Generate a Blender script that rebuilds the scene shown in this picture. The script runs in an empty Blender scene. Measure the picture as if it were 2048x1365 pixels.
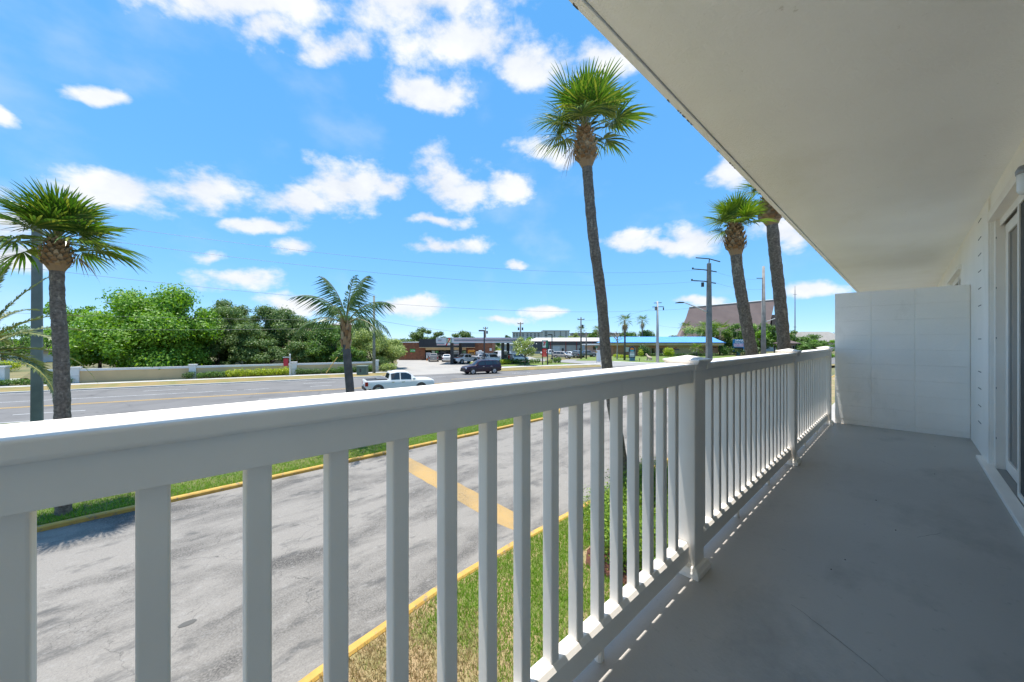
import bpy, bmesh, math, random
import numpy as np
from mathutils import Vector, Matrix, Euler
random.seed(7); RNG = np.random.default_rng(11)
SC = bpy.context.scene; COL = SC.collection
R = math.radians

# ------------------------------------------------------------------ camera
F = 744.0; CX, CY = 1024.0, 682.5          # focal length and centre in photo pixels (2048 wide)
YAW = math.atan2(786, 744); H = 4.2; FL = H - 1.18   # eye height, balcony floor height
DX, DY = -math.sin(YAW), math.cos(YAW)     # viewing direction on the ground
RX, RY = math.cos(YAW), math.sin(YAW)      # to the right
cam_d = bpy.data.cameras.new('camera'); cam = bpy.data.objects.new('camera', cam_d); COL.objects.link(cam)
cam_d.sensor_width = 36; cam_d.lens = F/2048*36; cam_d.clip_start = 0.02; cam_d.clip_end = 9000
cam.location = (0, 0, H); cam.rotation_euler = (R(90), 0, YAW); SC.camera = cam

# ------------------------------------------------------------------ light
SUNV = Vector((-0.125, -0.082, 1.0)).normalized()       # towards the sun: almost overhead
sun_d = bpy.data.lights.new('sun', 'SUN'); sun_d.energy = 3.0; sun_d.angle = R(0.55); sun_d.color = (1, 0.965, 0.91)
sun = bpy.data.objects.new('sun', sun_d); COL.objects.link(sun); sun.location = (0, 0, 60)
sun.rotation_euler = SUNV.to_track_quat('Z', 'Y').to_euler()
SC.view_settings.view_transform = 'Standard'; SC.view_settings.look = 'None'
SC.view_settings.exposure = 1.3; SC.view_settings.gamma = 1; SC.view_settings.use_curve_mapping = False
SC.cycles.max_bounces = 10; SC.cycles.diffuse_bounces = 7; SC.cycles.transparent_max_bounces = 8
SC.cycles.use_denoising = True; SC.cycles.caustics_reflective = False; SC.cycles.caustics_refractive = False

def pdir(px, py):
    u = (px-CX)/F; w = (CY-py)/F
    return Vector((DX+u*RX, DY+u*RY, w)).normalized()

# ------------------------------------------------------------------ sky: Nishita + cumulus clouds by direction
W = bpy.data.worlds.new('World'); SC.world = W; W.use_nodes = True
nt = W.node_tree; nt.nodes.clear()
def wn(t, **k):
    n = nt.nodes.new(t)
    for a, b in k.items(): setattr(n, a, b)
    return n
sky = wn('ShaderNodeTexSky', sky_type='NISHITA', sun_disc=False)
sky.sun_elevation = math.asin(SUNV.z); sky.sun_rotation = math.atan2(SUNV.x, SUNV.y)
sky.air_density = 1.0; sky.dust_density = 0.0; sky.ozone_density = 1.0; sky.altitude = 3000
tc = wn('ShaderNodeTexCoord'); L = nt.links.new
wv = wn('ShaderNodeTexNoise'); wv.inputs['Scale'].default_value = 9; wv.inputs['Detail'].default_value = 4
L(tc.outputs['Generated'], wv.inputs['Vector'])
s1 = wn('ShaderNodeVectorMath', operation='SUBTRACT'); s1.inputs[1].default_value = (.5, .5, .5); L(wv.outputs['Color'], s1.inputs[0])
s2 = wn('ShaderNodeVectorMath', operation='SCALE'); s2.inputs['Scale'].default_value = 0.06; L(s1.outputs[0], s2.inputs[0])
vv = wn('ShaderNodeVectorMath', operation='ADD'); L(tc.outputs['Generated'], vv.inputs[0]); L(s2.outputs[0], vv.inputs[1])
CL = [(450,-15,200,80),(520,55,80,45),(860,0,190,75),(935,75,135,75),(1060,135,80,45),(1185,110,95,42),
 (670,105,85,38),(865,182,92,34),(1085,298,62,28),(895,365,88,56),(1015,378,72,32),
 (690,372,100,54),(600,402,80,32),(775,368,60,30),(395,385,115,46),(240,372,105,40),(190,180,66,16),(12,240,34,22),
 (597,492,44,20),(425,515,34,14),(885,495,82,18),(1035,530,30,14),(1265,485,66,24),(1390,482,76,28),(1575,470,80,34),
 (1460,348,42,36),(30,520,90,30),(15,440,90,50),(485,562,90,20),(590,606,80,17),(830,614,70,19),(1080,622,46,12),
 (1620,578,58,14),(1395,600,60,11),(870,443,70,13),(520,452,85,14),(930,385,95,34),(1325,490,95,18),(700,655,70,10),(1000,640,60,9)]
BL = []
for (px, py, a, b) in CL:
    c = pdir(px, py); e1 = (pdir(px+a, py)-pdir(px-a, py))/2; e2 = (pdir(px, py-b)-pdir(px, py+b))/2
    ra, rb = e1.length, e2.length; BL.append((c, e1, ra*1.24, rb*1.28))
prev = None
vcur = vv.outputs[0]
for bi, (c, e1, ra, rb) in enumerate(BL):
    e1 = (e1-c*e1.dot(c)).normalized(); e2 = e1.cross(c)
    m = Matrix((e1, c, e2)).transposed()
    mp = wn('ShaderNodeMapping', vector_type='TEXTURE')
    mp.inputs['Location'].default_value = c; mp.inputs['Rotation'].default_value = m.to_euler('XYZ')
    mp.inputs['Scale'].default_value = (ra, .4, rb); 
    if prev is not None and bi % 12 == 0:             # chained in groups so that the shader stack stays small
        ch = wn('ShaderNodeVectorMath', operation='MULTIPLY_ADD'); ch.inputs[1].default_value = (1e-7, 1e-7, 1e-7)
        L(prev, ch.inputs[0]); L(vcur, ch.inputs[2]); vcur = ch.outputs[0]
    L(vcur, mp.inputs['Vector'])
    ln = wn('ShaderNodeVectorMath', operation='LENGTH'); L(mp.outputs[0], ln.inputs[0])
    if prev is None: prev = ln.outputs['Value']
    else:
        mn = wn('ShaderNodeMath', operation='MINIMUM')
        L(prev, mn.inputs[0]); L(ln.outputs['Value'], mn.inputs[1]); prev = mn.outputs[0]
def wmath(op, a, b=None, c=None, clamp=False):
    n = wn('ShaderNodeMath', operation=op, use_clamp=clamp)
    for i, x in enumerate((a, b, c)):
        if x is None: continue
        if isinstance(x, (int, float)): n.inputs[i].default_value = x
        else: L(x, n.inputs[i])
    return n.outputs[0]
mpn = wn('ShaderNodeMapping'); mpn.inputs['Scale'].default_value = (1, 1, 1.7); L(tc.outputs['Generated'], mpn.inputs['Vector'])
nz = wn('ShaderNodeTexNoise'); nz.inputs['Scale'].default_value = 9; nz.inputs['Detail'].default_value = 10; nz.inputs['Roughness'].default_value = .6
L(mpn.outputs[0], nz.inputs['Vector'])
nz2 = wn('ShaderNodeTexNoise'); nz2.inputs['Scale'].default_value = 5; nz2.inputs['Detail'].default_value = 6; L(mpn.outputs[0], nz2.inputs['Vector'])
gen = wn('ShaderNodeTexNoise'); gen.inputs['Scale'].default_value = 3.2; gen.inputs['Detail'].default_value = 4; L(mpn.outputs[0], gen.inputs['Vector'])
fr_ = wn('ShaderNodeVectorMath', operation='DOT_PRODUCT'); L(tc.outputs['Generated'], fr_.inputs[0]); fr_.inputs[1].default_value = (DX, DY, 0)
rest = wmath('SUBTRACT', wmath('MULTIPLY', wmath('SUBTRACT', gen.outputs['Fac'], .56), 9.0), wmath('MULTIPLY', wmath('MAXIMUM', wmath('ADD', fr_.outputs['Value'], -.3), 0.0), 60.0))
fld = wmath('MAXIMUM', wmath('SUBTRACT', 1.0, prev), rest)
dens = wmath('ADD', fld, wmath('MULTIPLY', wmath('SUBTRACT', nz.outputs['Fac'], .505), 2.5))
al = wn('ShaderNodeMapRange', interpolation_type='SMOOTHSTEP'); al.inputs['From Min'].default_value = 0.0; al.inputs['From Max'].default_value = .72
L(dens, al.inputs['Value'])
# thin veil of high cirrus
wsp = wn('ShaderNodeMapRange', interpolation_type='SMOOTHSTEP'); wsp.inputs['From Min'].default_value = .52; wsp.inputs['From Max'].default_value = .8; wsp.inputs['To Max'].default_value = .22
L(nz2.outputs['Fac'], wsp.inputs['Value'])
alpha = wmath('MAXIMUM', al.outputs[0], wsp.outputs[0])
shade = wn('ShaderNodeMapRange'); shade.inputs['From Min'].default_value = .3; shade.inputs['From Max'].default_value = .62
L(wmath('ADD', wmath('MULTIPLY', nz.outputs['Fac'], .55), wmath('MULTIPLY', nz2.outputs['Fac'], .45)), shade.inputs['Value'])
ccol = wn('ShaderNodeMix', data_type='RGBA'); L(shade.outputs[0], ccol.inputs['Factor'])
CLOUD_A = ccol.inputs['A']; CLOUD_B = ccol.inputs['B']
CLOUD_A.default_value = (2.9, 3.2, 3.65, 1); CLOUD_B.default_value = (4.15, 4.25, 4.4, 1)
gm = wn('ShaderNodeGamma'); gm.inputs['Gamma'].default_value = .3; L(sky.outputs[0], gm.inputs['Color'])
ti = wn('ShaderNodeMix', data_type='RGBA', blend_type='MULTIPLY'); ti.inputs['Factor'].default_value = 1; ti.inputs['B'].default_value = (.74, .87, 1.03, 1); L(gm.outputs[0], ti.inputs['A'])
hs = wn('ShaderNodeHueSaturation'); hs.inputs['Saturation'].default_value = 1.72; hs.inputs['Value'].default_value = 2.85; L(ti.outputs['Result'], hs.inputs['Color'])
mx = wn('ShaderNodeMix', data_type='RGBA'); L(alpha, mx.inputs['Factor']); L(hs.outputs[0], mx.inputs['A']); L(ccol.outputs['Result'], mx.inputs['B'])
bg = wn('ShaderNodeBackground'); bg.inputs['Strength'].default_value = 0.1; L(mx.outputs['Result'], bg.inputs['Color'])
wo = wn('ShaderNodeOutputWorld'); L(bg.outputs[0], wo.inputs['Surface'])

# ------------------------------------------------------------------ positions
def at(px, Z, py=None):                    # point on the ground seen at column px, Z metres along the view axis
    u = (px-CX)/F
    return Vector((Z*(DX+u*RX), Z*(DY+u*RY), 0))
def G(px, py, z=0.0):                      # point where the pixel's ray meets the height z
    Z = F*(H-z)/(py-CY); v = at(px, Z); v.z = z; return v
def zat(py, Z): return H-(py-CY)/F*Z
TA = R(14.5); TD = Vector((math.sin(TA), math.cos(TA), 0)); ND = Vector((-math.cos(TA), math.sin(TA), 0))
def rp(px, n, z=0.0):                       # point of column px on the line n of the road
    a = at(px, 1.0); v = a*(n/a.dot(ND)); v.z = z; return v
def tp(px, n): return rp(px, n).dot(TD)
def rd(n, t, z=0.0): v = ND*n+TD*t; v.z = z; return v       # road coordinates: n across, t along

# ------------------------------------------------------------------ mesh helpers
class MB:
    def __init__(s): s.v = []; s.f = []; s.m = []
    def add(s, vs, fs, m=0):
        o = len(s.v); s.v += [tuple(p) for p in vs]
        s.f += [tuple(i+o for i in f) for f in fs]; s.m += [m]*len(fs); return s
    def box(s, x0, x1, y0, y1, z0, z1, m=0):
        return s.add([(x0,y0,z0),(x1,y0,z0),(x1,y1,z0),(x0,y1,z0),(x0,y0,z1),(x1,y0,z1),(x1,y1,z1),(x0,y1,z1)],
            [(0,3,2,1),(4,5,6,7),(0,1,5,4),(1,2,6,5),(2,3,7,6),(3,0,4,7)], m)
    def prism(s, pts, z0, z1, m=0):        # plan polygon, counter-clockwise
        n = len(pts)
        return s.add([(p[0],p[1],z0) for p in pts]+[(p[0],p[1],z1) for p in pts],
            [tuple(range(n))[::-1], tuple(range(n,2*n))]+[(i,(i+1)%n,n+(i+1)%n,n+i) for i in range(n)], m)
    def xsec(s, pts, y0, y1, m=0):         # polygon in (x,z) extruded along y
        n = len(pts)
        return s.add([(p[0],y0,p[1]) for p in pts]+[(p[0],y1,p[1]) for p in pts],
            [tuple(range(n)), tuple(range(n,2*n))[::-1]]+[(i,n+i,n+(i+1)%n,(i+1)%n) for i in range(n)], m)
    def tube(s, path, rad, n=8, m=0, cap=True):
        path = [Vector(p) for p in path]; k = len(path)
        if not hasattr(rad, '__len__'): rad = [rad]*k
        vs = []; prevx = None
        for i, p in enumerate(path):
            t = (path[min(i+1,k-1)]-path[max(i-1,0)])
            t = t.normalized() if t.length > 1e-9 else Vector((0,0,1))
            x = prevx if prevx is not None else (Vector((1,0,0)) if abs(t.x) < .9 else Vector((0,1,0)))
            x = (x-t*x.dot(t)).normalized(); y = t.cross(x); prevx = x
            for j in range(n):
                a = 2*math.pi*j/n; vs.append(p+(x*math.cos(a)+y*math.sin(a))*rad[i])
        fs = [(i*n+j, i*n+(j+1)%n, (i+1)*n+(j+1)%n, (i+1)*n+j) for i in range(k-1) for j in range(n)]
        if cap: fs += [tuple(range(n))[::-1], tuple(range((k-1)*n, k*n))]
        return s.add(vs, fs, m)
    def lathe(s, prof, c=(0,0,0), n=16, m=0):   # prof: (r, z)
        vs = [(c[0]+r*math.cos(2*math.pi*j/n), c[1]+r*math.sin(2*math.pi*j/n), c[2]+z) for r, z in prof for j in range(n)]
        k = len(prof)
        return s.add(vs, [(i*n+j, i*n+(j+1)%n, (i+1)*n+(j+1)%n, (i+1)*n+j) for i in range(k-1) for j in range(n)]+[tuple(range(n))[::-1], tuple(range((k-1)*n,k*n))], m)
    def xf(s, mat):
        s.v = [tuple(mat @ Vector(p)) for p in s.v]; return s
    def mesh(s, name, mats, smooth=False):
        me = bpy.data.meshes.new(name); me.from_pydata(s.v, [], s.f)
        for x in (mats if isinstance(mats, (list, tuple)) else [mats]): me.materials.append(x)
        if any(s.m): me.polygons.foreach_set('material_index', s.m)
        if smooth: me.polygons.foreach_set('use_smooth', [True]*len(s.f))
        me.update(); return me
    def build(s, name, mats, parent=None, smooth=False, bevel=0):
        o = link(name, s.mesh(name, mats, smooth), parent)
        if bevel:
            b = o.modifiers.new('edge', 'BEVEL'); b.width = bevel; b.segments = 2; b.limit_method = 'ANGLE'
        return o
def link(name, data, parent=None, loc=None, rot=None):
    o = bpy.data.objects.new(name, data); COL.objects.link(o)
    if parent is not None: o.parent = parent
    if loc is not None: o.location = loc
    if rot is not None: o.rotation_euler = rot
    return o
def tag(o, label=None, cat=None, group=None, kind=None):
    if label: o['label'] = label
    if cat: o['category'] = cat
    if group: o['group'] = group
    if kind: o['kind'] = kind
    return o
def thing(name, label, cat, loc=(0,0,0), rz=0.0, group=None):
    o = link(name, None, None, loc, (0,0,rz)); o.empty_display_size = .2
    return tag(o, label, cat, group)
def copy_tree(o, parent=None):
    c = o.copy(); COL.objects.link(c); c.parent = parent
    for ch in list(o.children): copy_tree(ch, c)
    return c
def np_mesh(name, V, Q, mats, midx=None):  # V (n,3), Q (m,k) faces
    me = bpy.data.meshes.new(name); k = Q.shape[1]
    me.vertices.add(len(V)); me.vertices.foreach_set('co', np.ascontiguousarray(V, dtype=np.float32).ravel())
    me.loops.add(Q.size); me.loops.foreach_set('vertex_index', np.ascontiguousarray(Q, dtype=np.int32).ravel())
    me.polygons.add(len(Q)); me.polygons.foreach_set('loop_start', np.arange(0, Q.size, k, dtype=np.int32))
    try: me.polygons.foreach_set('loop_total', np.full(len(Q), k, dtype=np.int32))
    except Exception: pass
    for x in (mats if isinstance(mats, (list, tuple)) else [mats]): me.materials.append(x)
    if midx is not None: me.polygons.foreach_set('material_index', np.asarray(midx, dtype=np.int32))
    me.update(calc_edges=True); me.validate(); return me
def text_mesh(s, size, mat, extrude=.01, align='CENTER', bold=1.0):
    cu = bpy.data.curves.new('t', 'FONT'); cu.body = s; cu.size = size; cu.align_x = align; cu.align_y = 'CENTER'; cu.extrude = extrude; cu.offset = .012*size*bold
    ob = bpy.data.objects.new('t', cu); COL.objects.link(ob)
    me = bpy.data.meshes.new_from_object(ob.evaluated_get(bpy.context.evaluated_depsgraph_get()))
    bpy.data.objects.remove(ob); me.materials.clear(); me.materials.append(mat); return me

# ------------------------------------------------------------------ materials
MATS = {}
def mat(name, col, rough=.6, col2=None, scale=3.0, detail=6, bump=0.0, bscale=40, metal=0.0, spec=.5, obj=False, lo=.35, hi=.65, coat=0):
    if name in MATS: return MATS[name]
    m = bpy.data.materials.new(name); m.use_nodes = True; t = m.node_tree; p = t.nodes['Principled BSDF']
    p.inputs['Roughness'].default_value = rough; p.inputs['Metallic'].default_value = metal; p.inputs['Specular IOR Level'].default_value = spec
    p.inputs['Coat Weight'].default_value = coat; p.inputs['Coat Roughness'].default_value = .05
    if obj: c = t.nodes.new('ShaderNodeTexCoord').outputs['Object']
    else: c = t.nodes.new('ShaderNodeNewGeometry').outputs['Position']
    if col2 is None: col2 = tuple(min(1, x*.82) for x in col)
    n = t.nodes.new('ShaderNodeTexNoise'); n.inputs['Scale'].default_value = scale; n.inputs['Detail'].default_value = detail; t.links.new(c, n.inputs['Vector'])
    r = t.nodes.new('ShaderNodeMapRange'); r.inputs['From Min'].default_value = lo; r.inputs['From Max'].default_value = hi; t.links.new(n.outputs['Fac'], r.inputs['Value'])
    x = t.nodes.new('ShaderNodeMix'); x.data_type = 'RGBA'; x.inputs['A'].default_value = (*col, 1); x.inputs['B'].default_value = (*col2, 1)
    t.links.new(r.outputs[0], x.inputs['Factor']); t.links.new(x.outputs['Result'], p.inputs['Base Color'])
    if bump:
        b = t.nodes.new('ShaderNodeTexNoise'); b.inputs['Scale'].default_value = bscale; b.inputs['Detail'].default_value = 5; t.links.new(c, b.inputs['Vector'])
        bb = t.nodes.new('ShaderNodeBump'); bb.inputs['Strength'].default_value = bump; bb.inputs['Distance'].default_value = .01
        t.links.new(b.outputs['Fac'], bb.inputs['Height']); t.links.new(bb.outputs[0], p.inputs['Normal'])
    MATS[name] = m; return m
def leafmat(name, cols, trans=.35, rough=.5):
    if name in MATS: return MATS[name]
    m = bpy.data.materials.new(name); m.use_nodes = True; t = m.node_tree; p = t.nodes['Principled BSDF']; out = t.nodes['Material Output']
    g = t.nodes.new('ShaderNodeNewGeometry'); r = t.nodes.new('ShaderNodeValToRGB'); t.links.new(g.outputs['Random Per Island'], r.inputs[0])
    e = r.color_ramp.elements
    while len(e) < len(cols): e.new(.5)
    for i, c in enumerate(cols): e[i].position = i/(len(cols)-1); e[i].color = (*c, 1)
    t.links.new(r.outputs[0], p.inputs['Base Color']); p.inputs['Roughness'].default_value = rough; p.inputs['Specular IOR Level'].default_value = .35
    tr = t.nodes.new('ShaderNodeBsdfTranslucent'); br = t.nodes.new('ShaderNodeHueSaturation'); br.inputs['Value'].default_value = 1.5; br.inputs['Saturation'].default_value = 1.1
    t.links.new(r.outputs[0], br.inputs['Color']); t.links.new(br.outputs[0], tr.inputs['Color'])
    mx = t.nodes.new('ShaderNodeMixShader'); mx.inputs[0].default_value = trans
    t.links.new(p.outputs[0], mx.inputs[1]); t.links.new(tr.outputs[0], mx.inputs[2]); t.links.new(mx.outputs[0], out.inputs['Surface'])
    MATS[name] = m; return m
def glassmat(name, col, rough=.04):
    m = mat(name, col, rough, col2=tuple(c*.7 for c in col), spec=.8); return m
VINYL = mat('white_vinyl', (.89,.83,.75), .5, (.84,.78,.705), 3.5, bump=.04, bscale=60)
PAINT = mat('white_paint', (.93,.89,.83), .6, (.89,.85,.79), 2.0, bump=.35, bscale=55)
SOFFIT = mat('soffit_paint', (.94,.945,.945), .9, (.90,.90,.90), 1.3, bump=.5, bscale=90)
DECK = mat('deck_paint', (.45,.42,.378), .5, (.39,.364,.33), 1.1, detail=9, bump=.15, bscale=70, lo=.3, hi=.72)
def dirt(m, scale, col, lo, hi, amt, stretch=(1,1,1)):   # a further layer of stains or speckles over a material
    t = m.node_tree; p = t.nodes['Principled BSDF']; src = p.inputs['Base Color'].links[0].from_socket
    g = t.nodes.new('ShaderNodeNewGeometry').outputs['Position']; mp = t.nodes.new('ShaderNodeMapping'); mp.inputs['Scale'].default_value = stretch; t.links.new(g, mp.inputs['Vector'])
    n = t.nodes.new('ShaderNodeTexNoise'); n.inputs['Scale'].default_value = scale; n.inputs['Detail'].default_value = 6; n.inputs['Roughness'].default_value = .65; t.links.new(mp.outputs[0], n.inputs['Vector'])
    r = t.nodes.new('ShaderNodeMapRange'); r.inputs['From Min'].default_value = lo; r.inputs['From Max'].default_value = hi; r.inputs['To Max'].default_value = amt; t.links.new(n.outputs['Fac'], r.inputs['Value'])
    x = t.nodes.new('ShaderNodeMix'); x.data_type = 'RGBA'; x.inputs['B'].default_value = (*col,1); t.links.new(src, x.inputs['A']); t.links.new(r.outputs[0], x.inputs['Factor']); t.links.new(x.outputs['Result'], p.inputs['Base Color']); return m
dirt(DECK, 2.2, (.27,.253,.23), .54, .72, .7, (1,.6,1)); dirt(DECK, 26, (.25,.235,.21), .62, .72, .5); dirt(DECK, .9, (.5,.467,.42), .55, .75, .5, (1,.5,1))
dirt(SOFFIT, 17, (.45,.43,.38), .68, .74, .55); dirt(SOFFIT, 1.2, (.80,.78,.71), .55, .8, .5, (1,.5,1)); dirt(PAINT, 3.0, (.62,.60,.54), .6, .8, .5, (1,1,.4)); dirt(VINYL, 9, (.62,.60,.55), .66, .78, .35)
BLACK = mat('black', (.015,.015,.016), .5)
DARK = mat('dark_metal', (.04,.042,.045), .45)
DGLASS = glassmat('dark_glass', (.012,.014,.017))
SCREEN = mat('insect_screen', (.115,.108,.10), .8, (.085,.08,.075), 4, spec=.1)
ALUM = mat('aluminium', (.55,.55,.53), .45, metal=.2)
CONC = mat('concrete', (.46,.45,.42), .85, (.36,.35,.33), .8, bump=.2)
POLEC = mat('pole_concrete', (.22,.225,.21), .85, (.15,.155,.145), 1.2, bump=.2)
WOODP = mat('pole_wood', (.13,.12,.10), .9, (.08,.075,.065), 3)
YEL = mat('kerb_yellow', (.52,.32,.065), .75, (.42,.24,.05), 5, bump=.2, lo=.4, hi=.75)
dirt(YEL, 7, (.20,.17,.13), .57, .66, .8); dirt(YEL, 30, (.30,.25,.17), .6, .68, .6)
YELLINE = mat('line_yellow', (.62,.36,.06), .7, (.5,.33,.1), 6)
WHLINE = mat('line_white', (.62,.62,.60), .7, (.42,.42,.41), 4)

W.cycles.sampling_method = 'MANUAL'; W.cycles.sample_map_resolution = 512
def asphalt(name, c1, c2, c3, crack=.0, stretch=(1,1,1), cscale=.55, spk=.25):
    m = bpy.data.materials.new(name); m.use_nodes = True; t = m.node_tree; p = t.nodes['Principled BSDF']; N = t.nodes.new; K = t.links.new
    p.inputs['Roughness'].default_value = .85; p.inputs['Specular IOR Level'].default_value = .25
    g = N('ShaderNodeNewGeometry').outputs['Position']
    mp = N('ShaderNodeMapping'); mp.inputs['Scale'].default_value = stretch; K(g, mp.inputs['Vector'])
    n1 = N('ShaderNodeTexNoise'); n1.inputs['Scale'].default_value = .75; n1.inputs['Detail'].default_value = 7; n1.inputs['Roughness'].default_value = .6; n1.inputs['Distortion'].default_value = .4; K(mp.outputs[0], n1.inputs['Vector'])
    r1 = N('ShaderNodeMapRange'); r1.inputs['From Min'].default_value = .46; r1.inputs['From Max'].default_value = .66; K(n1.outputs['Fac'], r1.inputs['Value'])
    a = N('ShaderNodeMix'); a.data_type = 'RGBA'; a.inputs['A'].default_value = (*c1,1); a.inputs['B'].default_value = (*c2,1); K(r1.outputs[0], a.inputs['Factor'])
    n2 = N('ShaderNodeTexNoise'); n2.inputs['Scale'].default_value = 38; n2.inputs['Detail'].default_value = 4; K(g, n2.inputs['Vector'])
    r2 = N('ShaderNodeMapRange'); r2.inputs['From Min'].default_value = .35; r2.inputs['From Max'].default_value = .7; r2.inputs['To Max'].default_value = spk; K(n2.outputs['Fac'], r2.inputs['Value'])
    b = N('ShaderNodeMix'); b.data_type = 'RGBA'; b.inputs['B'].default_value = (*c3,1); K(a.outputs['Result'], b.inputs['A']); K(r2.outputs[0], b.inputs['Factor'])
    last = b.outputs['Result']
    if crack:
        nw = N('ShaderNodeTexNoise'); nw.inputs['Scale'].default_value = 1.6; nw.inputs['Detail'].default_value = 6; K(g, nw.inputs['Vector'])
        sc = N('ShaderNodeVectorMath'); sc.operation = 'SCALE'; sc.inputs['Scale'].default_value = .9; K(nw.outputs['Color'], sc.inputs[0])
        ad = N('ShaderNodeVectorMath'); ad.operation = 'ADD'; K(g, ad.inputs[0]); K(sc.outputs[0], ad.inputs[1])
        for s, w, amt in ((cscale, .0055, crack), (cscale*3.1, .010, crack*.6)):
            v = N('ShaderNodeTexVoronoi'); v.feature = 'DISTANCE_TO_EDGE'; v.inputs['Scale'].default_value = s; K(ad.outputs[0], v.inputs['Vector'])
            r3 = N('ShaderNodeMapRange'); r3.inputs['From Min'].default_value = 0; r3.inputs['From Max'].default_value = w; r3.inputs['To Min'].default_value = amt; r3.inputs['To Max'].default_value = 0; K(v.outputs['Distance'], r3.inputs['Value'])
            nm = N('ShaderNodeTexNoise'); nm.inputs['Scale'].default_value = .5; K(g, nm.inputs['Vector'])
            r4 = N('ShaderNodeMapRange'); r4.inputs['From Min'].default_value = .42; r4.inputs['From Max'].default_value = .6; K(nm.outputs['Fac'], r4.inputs['Value'])
            mu = N('ShaderNodeMath'); mu.operation = 'MULTIPLY'; K(r3.outputs[0], mu.inputs[0]); K(r4.outputs[0], mu.inputs[1])
            c = N('ShaderNodeMix'); c.data_type = 'RGBA'; c.inputs['B'].default_value = (.05,.048,.045,1); K(last, c.inputs['A']); K(mu.outputs[0], c.inputs['Factor']); last = c.outputs['Result']
    K(last, p.inputs['Base Color'])
    bp = N('ShaderNodeBump'); bp.inputs['Strength'].default_value = .3; bp.inputs['Distance'].default_value = .008; K(n2.outputs['Fac'], bp.inputs['Height']); K(bp.outputs[0], p.inputs['Normal'])
    MATS[name] = m; return m
DRIVE = asphalt('driveway_asphalt', (.22,.202,.178), (.055,.051,.047), (.30,.277,.245), .8, (1.0,.36,1), .6, .5)
dirt(DRIVE, 2.6, (.075,.073,.07), .54, .68, .75, (1,.45,1)); dirt(DRIVE, 9, (.30,.285,.262), .56, .7, .5, (1,.6,1)); dirt(DRIVE, 70, (.07,.068,.065), .58, .66, .5)
ROADM = asphalt('road_asphalt', (.165,.158,.15), (.125,.12,.115), (.205,.197,.188), .55, (.5,.5,1), .12, .3)
LOT = asphalt('lot_concrete', (.34,.315,.28), (.27,.25,.225), (.40,.37,.33), .3, (.3,.3,1), .12)
STREET = asphalt('street_asphalt', (.27,.26,.245), (.22,.21,.2), (.33,.32,.3), .2, (.4,.4,1), .12)
LAND = mat('land', (.10,.115,.04), .95, (.20,.165,.07), .12, bump=.3, bscale=3)
DRYG = mat('dry_grass', (.27,.19,.075), .95, (.17,.16,.05), .7, bump=.5, bscale=9, lo=.4, hi=.62)
LAWN = mat('lawn', (.10,.16,.025), .95, (.16,.20,.04), 1.2, bump=.5, bscale=20)
STRAW = mat('lawn_soil', (.33,.235,.125), .95, (.16,.17,.05), 1.4, bump=.5, bscale=40, lo=.42, hi=.6)
MULCH = mat('mulch', (.15,.055,.03), .95, (.06,.025,.015), 14, bump=.8, bscale=60)

def sheet(name, pts, z, m):
    b = MB(); n = len(pts); b.add([(p[0], p[1], z) for p in pts], [tuple(range(n))])
    me = b.mesh(name, m)
    if me.polygons[0].normal.z < 0: me.flip_normals()
    o = link(name, me); o['kind'] = 'structure'; return o
def strip(pts_a, pts_b):  # polygon between two polylines
    return list(pts_a)+list(pts_b)[::-1]
# the land, flat to the horizon
sheet('ground', [(-5000,-5000),(5000,-5000),(5000,5000),(-5000,5000)], -.05, LAND)
T0, T1 = -90, 260
sheet('road', [rd(28.6,T0), rd(28.6,T1), rd(45.8,T1), rd(45.8,T0)], .0, ROADM)
KC = mat('kerb_concrete', (.44,.43,.40), .85, (.36,.35,.33), 2)
def kerb(name, pts, w, h, m, z0=-.05):
    b = MB(); P = [Vector((p[0],p[1],0)) for p in pts]
    Ls, Rs = [], []
    for i, p in enumerate(P):
        t = (P[min(i+1,len(P)-1)]-P[max(i-1,0)]).normalized(); n = Vector((-t.y,t.x,0)); Ls.append(p+n*w/2); Rs.append(p-n*w/2)
    vs = []
    for l, r in zip(Ls, Rs):
        n = (l-r).normalized()*.025
        vs += [(l.x,l.y,z0),(l.x,l.y,h-.03),(l.x-n.x,l.y-n.y,h),(r.x+n.x,r.y+n.y,h),(r.x,r.y,h-.03),(r.x,r.y,z0)]
    fs = []
    for i in range(len(P)-1):
        for j in range(5): fs.append((i*6+j,i*6+j+1,(i+1)*6+j+1,(i+1)*6+j))
    fs += [tuple(range(6)), tuple(range((len(P)-1)*6, len(P)*6))[::-1]]
    b.add(vs, fs); o = b.build(name, m); o['kind'] = 'structure'; return o
def line(n0, t0, t1, w, m, z=.008, name='lane_marking'):
    return sheet(name, [rd(n0-w/2,t0,0), rd(n0-w/2,t1,0), rd(n0+w/2,t1,0), rd(n0+w/2,t0,0)], z, m)
# painted lines of the road
line(29.3, -60, 9, .14, WHLINE); line(29.3, 24, 200, .14, WHLINE)
line(35.55, -60, 16, .13, YELLINE); line(35.85, -60, 16, .13, YELLINE)
line(38.9, 13.9, 45, .14, YELLINE); line(35.7, 16, 34, .14, YELLINE); line(35.7, 50, 200, .14, YELLINE)
line(39.1, -60, -5.2, .13, WHLINE)
for k in range(2): line(39.1, -4.7+5.0*k, -2.9+5.0*k, .13, WHLINE)
for k in range(-4, 14): line(42.2, -12+11.75*k, -9.1+11.75*k, .13, WHLINE); line(32.2, -14.6+11.6*k, -11.7+11.6*k, .13, WHLINE)
line(45.25, -60, 8, .12, WHLINE)
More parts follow.
